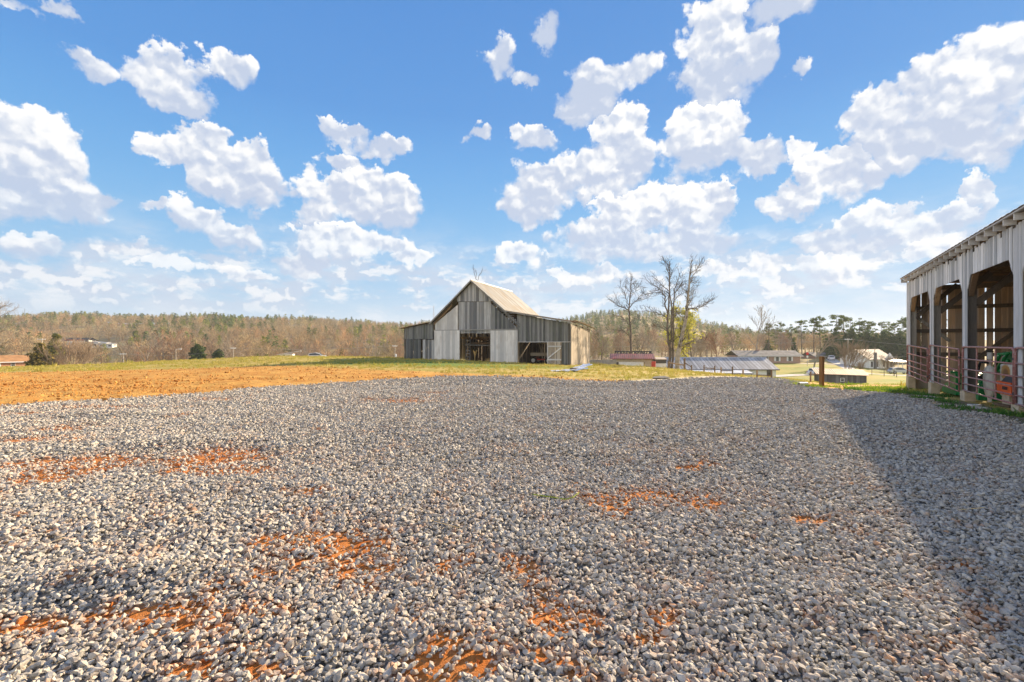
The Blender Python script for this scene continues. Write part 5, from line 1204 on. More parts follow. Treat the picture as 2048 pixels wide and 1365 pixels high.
mb = MB(); mb.lathe([(.02, 0), (.3, 0), (.31, .3), (.3, .31), (.31, .6), (.3, .9), (.02, .91)], 16); o = mb.build('red_drum', 'red_paint'); o.location = (q.x, q.y, zat(734.5, 66.5) - .08); tag(o, 'red metal drum standing at the right front corner of the garage', 'drum')
Y = 80
bf = thing('burnt_frame', 'charred bare roof frame of a burnt shed standing behind the red roofed garage', 'ruin', (at(1270, HY, Y).x, Y, zat(735, Y) - 2.0), R(-6))
zr = zat(703.5, Y) - zat(735, Y) + 2.0; ze = zat(712, Y) - zat(735, Y) + 2.0
for x in (-3.2, 3.1):
    for y in (0, 4): mb = MB(); mb.box((x, y, ze / 2 - .5), (.16, .16, ze + 1)); mb.build('post', 'charred', bf)
for (a, c) in (((-3.3, 2, zr), (3.2, 2, zr - .05)), ((-3.3, 0, ze), (3.2, 0, ze)), ((-3.3, 4, ze), (3.2, 4, ze)), ((-3.3, .8, ze + (zr - ze) * .4), (3.2, .8, ze + (zr - ze) * .4))):
    mb = MB(); mb.beam(a, c, .12, .16); mb.build('beam', 'charred', bf)
for k in range(13):
    x = -3.1 + k * .51; mb = MB(); mb.beam((x, -.3, ze - .1), (x + random.uniform(-.25, .35), 2, zr), .13, .1); mb.build('rafter', 'charred', bf)
    mb = MB(); mb.beam((x, 4.3, ze - .1), (x, 2, zr), .13, .1); mb.build('rafter', 'charred', bf)
mb = MB(); mb.hexa([(-3.2, 3.8, -.5), (3.1, 3.8, -.5), (3.1, 3.9, -.5), (-3.2, 3.9, -.5)], [(-3.2, 3.8, ze), (3.1, 3.8, ze), (3.1, 3.9, ze), (-3.2, 3.9, ze)]); mb.build('wall', 'charred', bf)
Y = 71
ws = thing('outhouse', 'small white and grey shed between the garage and the long metal roofed building', 'shed', (at(1322, HY, Y).x, Y, zat(738, Y) - 1.2), R(-8))
zt = zat(719.5, Y) - zat(738, Y) + 1.2
walls(ws, -.85, .8, 0, 2, zt - .62, 'white_metal'); mb = MB(); mb.box((-.02, 1.0, zt - .3), (1.64, 2.0, .6)); mb.build('upper_wall', 'small_shed_boards', ws)
mb = MB(); mb.hexa([(-.95, -.2, zt - .02), (.9, -.2, zt - .02), (.9, 2.2, zt + .22), (-.95, 2.2, zt + .22)], [(-.95, -.2, zt + .06), (.9, -.2, zt + .06), (.9, 2.2, zt + .3), (-.95, 2.2, zt + .3)]); mb.build('roof', 'barn_boards_tan', ws)
mb = MB(); mb.box((-.62, -.08, .35), (.3, .14, .8)); mb.build('barrel', 'trim_dark', ws)
Y = 62
bw = thing('block_wall', 'low brown wall running from the barn corner to the garage', 'wall', (at(1200, HY, Y).x, Y, zat(729, Y) - .6), R(-4))
mb = MB(); mb.hexa([(-3.4, 0, -.5), (2.2, 0, -.7), (2.2, .25, -.7), (-3.4, .25, -.5)], [(-3.4, 0, 1.25), (2.2, 0, 1.2), (2.2, .25, 1.2), (-3.4, .25, 1.25)]); mb.build('wall', 'timber_grey', bw)

# long building with a pale ribbed metal roof
Y = 80; zb = zat(757, Y) - .9
lb = thing('metal_building', 'long white building with pale blue grey ribbed metal roof below the gravel crest', 'building', (at(1430, HY, Y).x, Y, zb), R(-2.5))
ze = zat(739.5, Y - 3) - zb; zr = zat(716.8, Y + 1.5) - zb
x0, x1 = -8.6, 9.3
walls(lb, x0 + .2, x1 - .2, -2.6, 5.8, ze, 'white_metal', zr - .05, -1.5)
gable_roof(lb, x0, x1, -2.6, 5.8, ze, zr, 'grey_seam_roof', .3, 0, .08)
mb = MB(); mb.tube([(x0 - .3, 1.6, zr + .1), (x1 + .3, 1.6, zr + .1)], .11, 6); mb.build('ridge_cap', 'car_silver', lb)
mb = MB(); mb.hexa([(-7.4, -5.2, ze - .55), (4.1, -5.2, ze - .55), (4.1, -2.8, ze - .1), (-7.4, -2.8, ze - .1)], [(-7.4, -5.2, ze - .47), (4.1, -5.2, ze - .47), (4.1, -2.8, ze - .02), (-7.4, -2.8, ze - .02)]); pr = mb.build('porch_roof', 'white_metal', lb)
mb = MB(); mb.box((-1.65, -5.23, ze - .56), (11.6, .06, .14)); mb.build('fascia', 'trim_dark', pr)
for x in (-7.2, -4.4, -1.6, 1.2, 3.9): mb = MB(); mb.box((x, -5.1, ze / 2 - .9), (.1, .1, ze + .7)); mb.build('porch_post', 'trim_dark', lb)
mb = MB(); mb.box((8.0, -2.63, ze - 1.05), (.85, .06, 1.9)); dr = mb.build('door', 'trim_dark', lb); mb = MB(); mb.box((8.0, -2.665, ze - .7), (.4, .01, .7)); mb.build('pane', 'glass_dark', dr)
window(lb, None, (.6, -2.6, ze - .95), .9, .8, 'f'); window(lb, None, (2.4, -2.6, ze - .95), .8, .8, 'f')
mb = MB(); mb.box((.35, -3.0, ze - .02), (x1 - x0 + .5, .05, .12)); mb.build('gutter', 'trim_dark', lb)

# brick ranch house
Y = 136; zb = zat(727.5, Y)
rh = thing('ranch_house', 'long pink brick ranch house with grey roof and white porch posts', 'house', (at(1548, HY, Y).x, Y, zb), R(2))
walls(rh, -1.6, 8.0, 0, 7, 2.35, 'brick_pink', 3.2); walls(rh, -10.6, -1.62, 1.6, 7, 2.35, 'brick_pink', None, name='porch_wall')
gable_roof(rh, -10.8, 8.2, 0, 7, 2.4, 3.75, 'shingle_grey', .5, 0, .12)
mb = MB(); mb.box((-1.3, -.52, 2.2), (20, .05, .16)); mb.build('fascia', 'white_paint', rh)
for x in (-9.2, -6.4, -3.9, -1.75): mb = MB(); mb.box((x, .05, 1.1), (.14, .14, 2.2)); mb.build('porch_post', 'white_paint', rh)
for x in (1.0, 4.8): window(rh, None, (x, 0, 1.35), .95, 1.2, 'f', shutters='white_paint')
for x in (-4.6, -8.4): window(rh, None, (x, 1.6, 1.3), 1.0, 1.3, 'f', shutters='white_paint')
mb = MB(); mb.box((-6.4, 1.57, 1.05), (.95, .06, 2.0)); mb.build('door', 'timber_dark', rh)
mb = MB(); mb.box((-3, 3.5, 3.75), (.8, .6, 1.0)); mb.build('chimney', 'brick_pink', rh)
mb = MB(); mb.box((-5.9, .75, -.35), (9.2, 1.5, .9)); mb.build('porch_floor', 'brick_pink', rh)

# low weathered shed behind the post
Y = 70; zb = zat(766, Y) - .4
ls = thing('low_shed', 'low weathered grey shed with rusty brown roof and a small framed hatch', 'shed', (at(1690, HY, Y).x, Y, zb), R(-24))
zf = zat(750, Y) - zb
mb = MB(); boards(mb, [(-3.5, zf + .05), (2.7, zf - .05)], [(-3.5, -.3), (2.7, -.3)], 0, .22); mb.build('front_wall', 'small_shed_boards', ls)
mb = MB(); boards(mb, [(0, zf - .05), (3.0, zf + .55)], [(0, -.3), (3.0, -.3)], 2.68, .22, axis='y'); mb.build('side_wall', 'barn_boards_dark', ls)
mb = MB(); boards(mb, [(-3.5, zf + .6), (2.7, zf + .55)], [(-3.5, -.3), (2.7, -.3)], 3.0, .22); boards(mb, [(-3.5, zf + .6), (-3.48, zf + .6)], [(-3.5, -.3), (-3.48, -.3)], 3.0, .22); mb.build('back_wall', 'small_shed_boards', ls)
mb = MB(); mb.hexa([(-3.8, -.35, zf + .02), (3.0, -.35, zf - .08), (3.1, 3.3, zf + .66), (-3.8, 3.3, zf + .72)], [(-3.8, -.35, zf + .08), (3.0, -.35, zf - .02), (3.1, 3.3, zf + .72), (-3.8, 3.3, zf + .78)]); mb.build('roof', 'rust_roof', ls)
window(ls, None, (-.35, -.02, zf * .52), .45, .5, 'f', 'white_paint')

# white farmhouse
Y = 131; zb = zat(738, Y)
wh = thing('white_house', 'white farmhouse with patched metal gable roof and front porch beside the car', 'house', (at(1762, HY, Y).x, Y, zb), R(20))
walls(wh, -5.2, 5.2, 0, 8, 2.9, 'white_paint', 5.4); gable_roof(wh, -5.2, 5.2, 0, 8, 2.95, 5.5, 'house_metal_roof', .5, 0, .1)
mb = MB(); mb.hexa([(-.3, -3.3, 2.0), (6.0, -3.3, 2.0), (6.0, 0, 2.75), (-.3, 0, 2.75)], [(-.3, -3.3, 2.1), (6.0, -3.3, 2.1), (6.0, 0, 2.85), (-.3, 0, 2.85)]); mb.build('porch_roof', 'white_metal', wh)
mb = MB(); mb.prism([(1.2, -.2, 2.8), (5.6, -.2, 2.8), (3.4, -.2, 4.6)], (0, -.06, 0)); mb.build('gable_front', 'white_paint', wh)
for x in (-.1, 1.9, 3.9, 5.8): mb = MB(); mb.box((x, -3.2, .9), (.13, .13, 2.3)); mb.build('porch_post', 'white_paint', wh)
for x in (-4.0, -1.7): window(wh, None, (x, 0, 1.35), .7, 1.5, 'f', 'small_shed_boards')
for x in (1.2, 4.4): window(wh, None, (x, 0, 1.35), .7, 1.5, 'f', 'small_shed_boards')
mb = MB(); mb.box((2.8, -.03, 1.0), (.95, .06, 2.0)); mb.build('door', 'timber_dark', wh)
mb = MB(); mb.box((-2.9, -.28, 2.2), (.55, .5, 5.0)); mb.build('chimney', 'timber_grey', wh)
# carport house behind the big shrub
Y = 160; zb = zat(727, Y)
ch = thing('carport_house', 'grey roofed house with an open carport behind the yard tree', 'house', (at(1668, HY, Y).x, Y, zb), R(6))
walls(ch, -7, -.5, 0, 7, 2.5, 'brick_pink', None); gable_roof(ch, -7.2, 6.2, 0, 7, 2.5, 3.7, 'shingle_grey', .5, 0, .12); walls(ch, -.48, 6.0, 5.5, 7, 2.5, 'brick_pink', None, name='carport_wall')
mb = MB(); mb.box((-.5, -.53, 2.3), (14.3, .06, .18)); mb.build('fascia', 'white_paint', ch)
for x in (2.2, 5.9): mb = MB(); mb.box((x, .1, 1.1), (.14, .14, 2.5)); mb.build('carport_post', 'white_paint', ch)
window(ch, None, (-4, 0, 1.4), 1.2, 1.1, 'f')

# cars
def car(name, label, loc, rz, paint, L=4.7, van=False):
    c = thing(name, label, 'car', loc, rz)
    w_ = .88; prof = [(-2.3, .35), (-2.33, .62), (-2.2, .86), (-1.95, .95)] + ([(-1.7, 1.45), (-.3, 1.62), (.55, 1.45), (1.2, 1.0)] if van else [(-1.3, 1.0), (-.85, 1.38), (.1, 1.44), (.6, 1.32), (1.15, .98)]) + [(1.9, .88), (2.25, .72), (2.33, .5), (2.28, .32)]
    k = L / 4.66; prof = [(x * k, z) for x, z in prof]
    # body: the outline loops inward towards the flanks and the roof
    vs, fs = [], []; n = len(prof)
    for (t, inset) in ((-1, .0), (-.97, 1), (.97, 1), (1, 0)):
        for (x, z) in prof:
            tum = max(0, z - .95) * .28
            vs.append((x * (.985 if inset == 0 else 1), t * (w_ - tum) , z))
    for j in range(3):
        for i in range(n): a, b2 = j * n + i, j * n + (i + 1) % n; fs.append((a, b2, b2 + n, a + n))
    fs.append(tuple(range(n))); fs.append(tuple(3 * n + i for i in range(n))); mb = MB(); mb.add(vs, fs, .5); mb.build('body', paint, c)
    cab = [(x, z) for x, z in prof if z > .93]
    for s in (-1, 1):
        mb = MB(); lo = 1.0; q = []
        for (x, z) in cab: q.append((x * .93, s * (w_ - max(0, z - .95) * .28 + .008), max(lo, z - .07)))
        mb.prism(q, (0, s * .012, 0)); mb.build('side_window', 'glass_dark', c)
    i0 = len([1 for x, z in prof[:8] if z < .97])
    for s in (-1, 1):
        for xx in (-1.42 * k, 1.42 * k):
            mb = MB(); mb.lathe([(.12, -.11), (.30, -.12), (.33, -.07), (.33, .07), (.30, .12), (.12, .11)], 18, (xx, s * (w_ - .1), .33), 'Y'); t = mb.build('wheel', 'rubber', c); mb = MB(); mb.lathe([(.02, -.125), (.19, -.123), (.19, .123), (.02, .125)], 10, (xx, s * (w_ - .1), .33), 'Y'); mb.build('rim', 'grey_metal', t)
        mb = MB(); mb.box((2.27 * k, s * .6, .66), (.08, .32, .13)); mb.build('headlight', 'white_plastic', c); mb = MB(); mb.box((-2.28 * k, s * .64, .74), (.08, .2, .2)); mb.build('tail_light', 'red_paint', c)
    for (a, c2) in (((.62, 1.33), (1.14, 1.0)) if not van else ((.6, 1.45), (1.18, 1.02)), ((-1.28, 1.02), (-.88, 1.36)) if not van else ((-1.94, 1.0), (-1.73, 1.42))):
        mb = MB(); (xa, za), (xc, zc) = a, c2; o_ = .02 if xa > 0 else -.02; mb.hexa([(xa * k + o_, -.6, za), (xa * k + o_, .6, za), (xc * k + o_, .68, zc), (xc * k + o_, -.68, zc)], [(xa * k + o_, -.6, za + .02), (xa * k + o_, .6, za + .02), (xc * k + o_, .68, zc + .02), (xc * k + o_, -.68, zc + .02)]); mb.build('windscreen', 'glass_dark', c)
    return c
car('parked_car', 'silver hatchback parked on the lawn by the white house', spot(1798, 112), R(-14), 'car_silver', 4.5, True)
car('parked_car', 'white car parked in the carport driveway behind the yard tree', spot(1662, 152), R(60), 'car_white', 4.6, True)
car('parked_car', 'white pickup like car on the road left of the wooden post', spot(1638, 96), R(4), 'car_white', 4.4, True)
car('parked_car', 'pale vehicle at the wood edge behind the field', (at(634, HY, 112).x, 112, zat(714.5, 112) - .55), R(15), 'car_white', 4.6, True)

# roads on the valley floor
def ribbon(name, pts, w_, mat, lift=.06):
    P = []
    for (a, c) in zip(pts, pts[1:]):
        for k in range(12): P.append((a[0] + (c[0] - a[0]) * k / 12, a[1] + (c[1] - a[1]) * k / 12))
    P.append(pts[-1]); vs, fs = [], []
    for i, (x, y) in enumerate(P):
        a, c = P[max(0, i - 1)], P[min(len(P) - 1, i + 1)]; dx, dy = c[0] - a[0], c[1] - a[1]; l = math.hypot(dx, dy); nx_, ny = -dy / l, dx / l
        for s in (-1, -.33, .33, 1): X_, Y_ = x + nx_ * s * w_ / 2, y + ny * s * w_ / 2; vs.append((X_, Y_, g1(X_, Y_) + lift))
    for i in range(len(P) - 1):
        for j in range(3): k = i * 4 + j; fs.append((k, k + 1, k + 5, k + 4))
    mb = MB(); mb.add(vs, fs); o = mb.build(name, mat, None, True, False); o['kind'] = 'structure'; return o
W2 = lambda px, Y: ((px - CX) / FPX * Y, Y)
ribbon('road', [W2(1440, 97), W2(1570, 95), W2(1680, 97), W2(1760, 98), W2(1860, 99), W2(1990, 100)], 5.5, 'asphalt_pale')
ribbon('driveway', [W2(1742, 98), W2(1712, 112), W2(1690, 128), W2(1668, 146), W2(1662, 156)], 3.2, 'asphalt_pale')
ribbon('path', [W2(1690, 134), W2(1640, 134), W2(1600, 133)], 1.6, 'asphalt_pale')

# fences
def post_thing(name, label, p, h_, r, mat, group=None, square=False):
    mb = MB()
    if square: mb.hexa([(-r, -r, -.4), (r, -r, -.4), (r, r, -.4), (-r, r, -.4)], [(-r, -r, h_), (r, -r, h_), (r, r, h_), (-r, r, h_)])
    else: mb.tube([(0, 0, -.4), (.01, 0, h_ * .5), (0, .01, h_ - .02), (0, .01, h_)], [r, r * .98, r * .95, r * .8], 10)
    o = mb.build(name, mat); o.location = p; return tag(o, label, 'post', group)
rail = thing('rail_fence', 'short wooden rail fence section between two posts in front of the tall bare trees', 'fence', on_ground(1353, 55.5))
b_ = rail.location.copy()
def relz(px, py, Y): return at(px, py, Y) - b_
for (px, t, bt) in ((1337, 722.5, 742), (1369, 717, 743.5)):
    mb = MB(); a, c = relz(px, bt + 4, 55.5), relz(px, t, 55.5); mb.tube([a, c], [.13, .12], 8); mb.build('post', 'fence_wood', rail)
mb = MB(); mb.tube([relz(1337, 725.5, 55.4), relz(1369, 731, 55.4)], .075, 7); mb.build('rail', 'fence_wood', rail)
lf = thing('farm_fence', 'long fence of thin posts and broken rails before the metal roofed building', 'fence', on_ground(1450, 52))
b_ = lf.location.copy()
FP = [(1369, 717, 743, 55), (1383, 730.5, 744.5, 55), (1408, 731, 747, 52), (1429.5, 732, 749, 50), (1442, 735, 750, 48), (1465, 733.5, 751.5, 45), (1486, 739, 754, 42), (1514, 741, 757, 40), (1543, 739.5, 759.5, 38)]
for (px, t, bt, Y) in FP[1:]:
    mb = MB(); mb.tube([relz(px, bt + 6, Y), relz(px, t, Y)], [.075, .07], 7); mb.build('post', 'fence_wood', lf)
for (i, j, dt) in ((0, 1, .0), (2, 3, .02), (7, 8, .55), (4, 5, .3)):
    A_, B_ = FP[i], FP[j]; f = lambda q: q[1] + (q[2] - q[1]) * (.32 + dt * .5); mb = MB(); mb.tube([relz(A_[0], f(A_), A_[3]), relz(B_[0], f(B_), B_[3])], .05, 6); mb.build('rail', 'fence_wood', lf)
for k in (.25, .6, .85):
    mb = MB(); mb.tube([relz(q[0], q[1] + (q[2] - q[1]) * k, q[3]) for q in FP], .008, 4); mb.build('wire', 'wire_grey', lf)
p = on_ground(1643, 20.2); h_ = zat(713, 20.2) - p.z
pt = post_thing('wooden_post', 'stout new wooden post standing alone at the end of the gravel', p, h_, .075, 'treated_post', None, True)
bv = pt.modifiers.new('bevel', 'BEVEL'); bv.width = .012; bv.segments = 2; pt.rotation_euler = (0, R(.6), R(20))
Y = 44
rf2 = thing('corner_fence', 'dark corner post with one rail beside the lone wooden post', 'fence', on_ground(1621, Y)); b_ = rf2.location.copy()
mb = MB(); mb.tube([relz(1621, 764, Y), relz(1621, 743.5, Y)], .075, 7); mb.build('post', 'fence_wood', rf2); mb = MB(); mb.tube([relz(1621, 748.5, Y), relz(1648, 750, Y - 1)], .055, 6); mb.build('rail', 'fence_wood', rf2)
for k, (px, lab) in enumerate(((1743.5, 'thin fence post by the road, nearest the low weathered shed'), (1768, 'thin fence post by the road, midway to the mailbox'), (1793, 'short thin fence post just right of the mailbox'))):
    p = on_ground(px, 84); post_thing('fence_post', lab, p, 1.15, .05, 'fence_wood')
p = on_ground(1788, 90); mbx = thing('mailbox', 'grey mailbox on a wooden post at the edge of the road', 'mailbox', p)
mb = MB(); mb.box((0, 0, .55), (.1, .1, 1.3)); mb.build('post', 'fence_wood', mbx)
mb = MB(); prof = [(.17 * math.cos(R(a)), .17 * math.sin(R(a))) for a in range(0, 181, 20)] + [(-.17, -.16), (.17, -.16)]; mb.prism([(x, -.3, z + 1.35) for x, z in prof], (0, .6, 0)); mb.build('box', 'grey_metal', mbx)
# white drain pipe and leftovers at the gravel's edge
x, y = ground_hit(1606, 772); pp = thing('drain_pipe', 'short white drain pipe lying in the weeds at the gravel edge', 'pipe', (x, y, g1(x, y) + .07), R(15))
mb = MB(); mb.lathe([(.07, -.22), (.085, -.22), (.085, .22), (.07, .22)], 14, axis='X'); mb.build('pipe', 'white_plastic', pp, smooth=False); mb = MB(); mb.lathe([(.01, -.222), (.068, -.222), (.068, -.2), (.01, -.2)], 12, axis='X'); mb.build('bore_shade_disc', 'trim_dark', pp)  # dark disc on the closed end paints the shade inside the pipe
x, y = ground_hit(1322, 758); V, F = hull_stone(16, 411, .4); mb = MB(); mb.add([(a * .9, bq * .6, c * .5) for a, bq, c in V], [tuple(f) for f in F]); o = mb.build('rubble_lump', 'concrete'); o.location = (x, y, g1(x, y) + .04); tag(o, 'grey lump of rubble on the pale strip at the far gravel edge', 'rubble')

# utility poles and wires
def pole(px, top, Y, label, arm=None, lamp=False, can=False, r=.13):
    p = on_ground(px, Y); h_ = zat(top, Y) - p.z
    t = thing('utility_pole' if not lamp else 'street_light', label, 'pole' if not lamp else 'street light', p, R(random.uniform(-6, 6)))
    mb = MB(); mb.tube([(0, 0, -.5), (0, 0, h_)], [r * 1.15, r * .8], 8); mb.build('pole', 'pole_wood', t)
    if arm: mb = MB(); mb.box((0, -.12, h_ - .35), (arm, .1, .14)); a = mb.build('crossarm', 'white_paint', t)
    if arm:
        for s in (-.45, -.15, .15, .45): mb = MB(); mb.lathe([(.02, h_ - .28), (.06, h_ - .26), (.05, h_ - .12), (.02, h_ - .1)], 8, (s * arm, -.12, 0)); mb.build('insulator', 'white_paint', a)
    if can: mb = MB(); mb.lathe([(.02, h_ * .62), (.24, h_ * .62), (.24, h_ * .62 + .75), (.02, h_ * .62 + .8)], 12, (.26, -.1, 0)); mb.build('transformer', 'white_metal', t)
    if lamp: mb = MB(); mb.tube([(0, 0, h_ - .3), (.5, -.1, h_ - .05), (1.1, -.2, h_ - .05)], .05, 6); a = mb.build('lamp_arm', 'galvanised', t); mb = MB(); mb.box((1.25, -.22, h_ - .06), (.6, .25, .14)); mb.build('lamp_head', 'white_metal', a)
    return p + Vector((0, 0, h_ - .2))
PA = pole(84, 677, 140, 'white utility pole with wide crossarm and transformer above the magnolia', 2.6, can=True, r=.18)
PB = pole(247, 706, 118, 'short pale utility pole with crossarm standing over the left field', 1.5, r=.12)
PC = pole(352, 698, 112, 'slim street light pole at the edge of the left field', None, True, r=.09)
PD = pole(467, 694.5, 122, 'pale utility pole with crossarm right of the twin dark firs', 1.4, r=.12)
PE = pole(652, 702, 120, 'thin white pole in front of the thicket', None, r=.1)
PF = pole(790, 690, 116, 'pale utility pole with a round meter next to the barn wall', 1.2, can=True, r=.12)
PG = pole(1696, 677, 132, 'utility pole with white crossarm rising behind the vase shaped shrub', 2.2, r=.15)
def wire(name, label, a, c, sag, r=.022, off=0.0):
    mb = MB(); pts = [a.lerp(c, t / 14) + Vector((0, 0, -sag * 4 * (t / 14) * (1 - t / 14))) for t in range(15)]; mb.tube(pts, r, 4); o = mb.build(name, 'wire_grey'); return tag(o, label, 'wire')
wire('power_line', 'wire sagging from the crossarm pole over the left field to the pole above the magnolia', PA + Vector((0, 0, -4.6)), PB, .5)
wire('power_line', 'wire running across the brown wood between the two pale crossarm poles', PB, PD, 1.2)
wire('power_line', 'wire from the pole by the twin firs to the pole at the barn', PD, PF, .7)
wire('power_line', 'thin wire stretching from the barn past the bare trees to the pole behind the shrub', at(1150, 693, 120), PG, .9, .026)
wire('power_line', 'upper wire falling from the pole behind the shrub to the open shed', PG, at(1960, 697, 118), .5, .03)
wire('power_line', 'lower wire crossing in front of the dark cedars above the white house', at(1480, 705, 130), at(1960, 709, 120), .9, .022)
# radio masts on the ridge
def mast(px, top, bot, Y, w0, label, red=False):
    p = at(px, bot, Y); h_ = zat(top, Y) - p.z; t = thing('lattice_tower', label, 'tower', p); legs = [(-1, -1), (1, -1), (1, 1), (-1, 1)]
    for (sx, sy) in legs: mb = MB(); mb.tube([(sx * w0, sy * w0, -12), (sx * w0 * .35, sy * w0 * .35, h_)], w0 * .12, 4); mb.build('leg', 'grey_metal', t)
    mb = MB(); n = 7
    for k in range(n):
        a, c = k / n, (k + 1) / n; wa, wc = w0 * (1 - .65 * a), w0 * (1 - .65 * c)
        for i in range(4):
            (ax, ay), (bx_, by_) = legs[i], legs[(i + 1) % 4]; mb.tube([(ax * wa, ay * wa, h_ * a), (bx_ * wc, by_ * wc, h_ * c)], w0 * .08, 3); mb.tube([(ax * wa, ay * wa, h_ * a), (bx_ * wa, by_ * wa, h_ * a)], w0 * .08, 3)
    mb.build('lattice', 'grey_metal', t); return t
mast(330, 628.5, 648, 520, 1.2, 'pale lattice tower standing in the woods on the left ridge')
mast(867.5, 612, 634, 640, .8, 'faint thin lattice tower on the skyline left of the barn roof')
# stop sign by the yard tree
p = on_ground(1614.5, 124); ss = thing('stop_sign', 'small red road sign on a thin pole beside the yard tree', 'sign', p)
mb = MB(); mb.tube([(0, 0, -.3), (0, 0, 3.2)], .05, 6); mb.build('pole', 'grey_metal', ss)
mb = MB(); mb.prism([(.42 * math.cos(R(22.5 + 45 * k)), -.06, 3.35 + .42 * math.sin(R(22.5 + 45 * k))) for k in range(8)], (0, .03, 0)); mb.build('panel', 'sign_red', ss); mb = MB(); mb.box((0, -.05, 2.55), (.5, .03, .5)); mb.build('plate', 'white_paint', ss)
# a strand of green twine on the gravel
pts = []
for (px, py) in ((1065, 1000), (1090, 1003), (1112, 1008), (1130, 1009), (1145, 1005), (1158, 995)):
    x, y = ground_hit(px, py); pts.append((x, y, g1(x, y) + .045))
mb = MB(); mb.tube(pts, .006, 5); o = mb.build('twine', 'lime_grass'); tag(o, 'curved strand of green twine lying on the gravel', 'twine')
# ---------------------------------------------------------------- a little air: the far woods pale towards the sky
m, nt, b = new_mat('air'); nt.nodes.remove(b)
vp = node(nt, 'ShaderNodeVolumePrincipled', {'Color': (0.86, 0.92, 1.0, 1), 'Density': 0.00022, 'Anisotropy': 0.2})
nt.links.new(vp.outputs[0], nt.nodes['Material Output'].inputs['Volume'])
mb = MB(); zlo, zhi = float(Z.min()) - 1.0, float(Z.max()) + 24.0; mb.box((0, 0, (zlo + zhi) / 2), (3000, 3000, zhi - zlo)); hz = mb.build('haze', m); hz['kind'] = 'stuff'; hz.display_type = 'WIRE'
# ---------------------------------------------------------------- light and sky
SUN_AZ, SUN_EL = R(48), R(21)
EXPOSURE = 1.3
sd = Vector((math.sin(SUN_AZ) * math.cos(SUN_EL), math.cos(SUN_AZ) * math.cos(SUN_EL), math.sin(SUN_EL)))
sun = bpy.data.lights.new('sun', 'SUN'); sun.energy = 5.0; sun.angle = R(0.6); sun.color = (1.0, 0.79, 0.53)
so = bpy.data.objects.new('sun', sun); COL.objects.link(so); so.rotation_euler = sd.to_track_quat('Z', 'Y').to_euler(); so.location = sd * 100
w = bpy.data.worlds.new('World'); scene.world = w; w.use_nodes = True; nt = w.node_tree
bg = nt.nodes['Background']; bg.inputs[1].default_value = 0.15
sky = node(nt, 'ShaderNodeTexSky', sky_type='NISHITA', sun_disc=False, sun_elevation=SUN_EL, sun_rotation=SUN_AZ, altitude=300, air_density=1.0, dust_density=0.0, ozone_density=2.0).outputs[0]
SK = 1.0 / (0.15 * 2 ** EXPOSURE)   # display-referred colours to sky radiance
def lin(r, g, b):
    f = lambda c: (c / 255 / 12.92) if c < 10.3 else ((c / 255 + 0.055) / 1.055) ** 2.4
    return (f(r), f(g), f(b))
d = coords(nt, 'Generated')
sx, sy, sz = node(nt, 'ShaderNodeSeparateXYZ', {0: d}).outputs[:3]
az = M_(nt, 'ARCTAN2', sx, sy); el = M_(nt, 'ARCSINE', sz)
rmp = node(nt, 'ShaderNodeValToRGB', {0: M_(nt, 'MULTIPLY', el, 1.0)})
cr = rmp.color_ramp; cr.interpolation = 'B_SPLINE'
stops = [(0.0, lin(208, 226, 242)), (0.06, lin(190, 216, 240)), (0.16, lin(150, 203, 243)), (0.30, lin(112, 182, 241)), (0.46, lin(92, 160, 232)), (1.0, lin(60, 120, 205))]
cr.elements[0].position, cr.elements[0].color = stops[0][0], c4(stops[0][1])
cr.elements[1].position, cr.elements[1].color = stops[-1][0], c4(stops[-1][1])
for p, c in stops[1:-1]:
    e = cr.elements.new(p); e.color = c4(c)
# the physical sky, its glare about the sun held down, under the deep blue the day shows
phys = V_(nt, 'DIVIDE', sky, V_(nt, 'ADD', V_(nt, 'MULTIPLY', sky, (0.30, 0.24, 0.19)), (1.0, 1.0, 1.0)))
base = mixc(nt, 0.12, rmp.outputs[0], V_(nt, 'MULTIPLY', phys, (0.25, 0.25, 0.25)))
n1 = node(nt, 'ShaderNodeTexNoise', {'Vector': d, 'Scale': 9.0, 'Detail': 6.0, 'Roughness': 0.62})
n2 = node(nt, 'ShaderNodeTexNoise', {'Vector': d, 'Scale': 38.0, 'Detail': 5.0, 'Roughness': 0.65})
off = V_(nt, 'ADD', V_(nt, 'MULTIPLY', V_(nt, 'SUBTRACT', n1.outputs[1], (0.5, 0.5, 0.5)), (0.13, 0.13, 0.0)), V_(nt, 'MULTIPLY', V_(nt, 'SUBTRACT', n2.outputs[1], (0.5, 0.5, 0.5)), (0.03, 0.03, 0.0)))
p = V_(nt, 'ADD', node(nt, 'ShaderNodeCombineXYZ', {0: az, 1: el, 2: 0.0}).outputs[0], off)
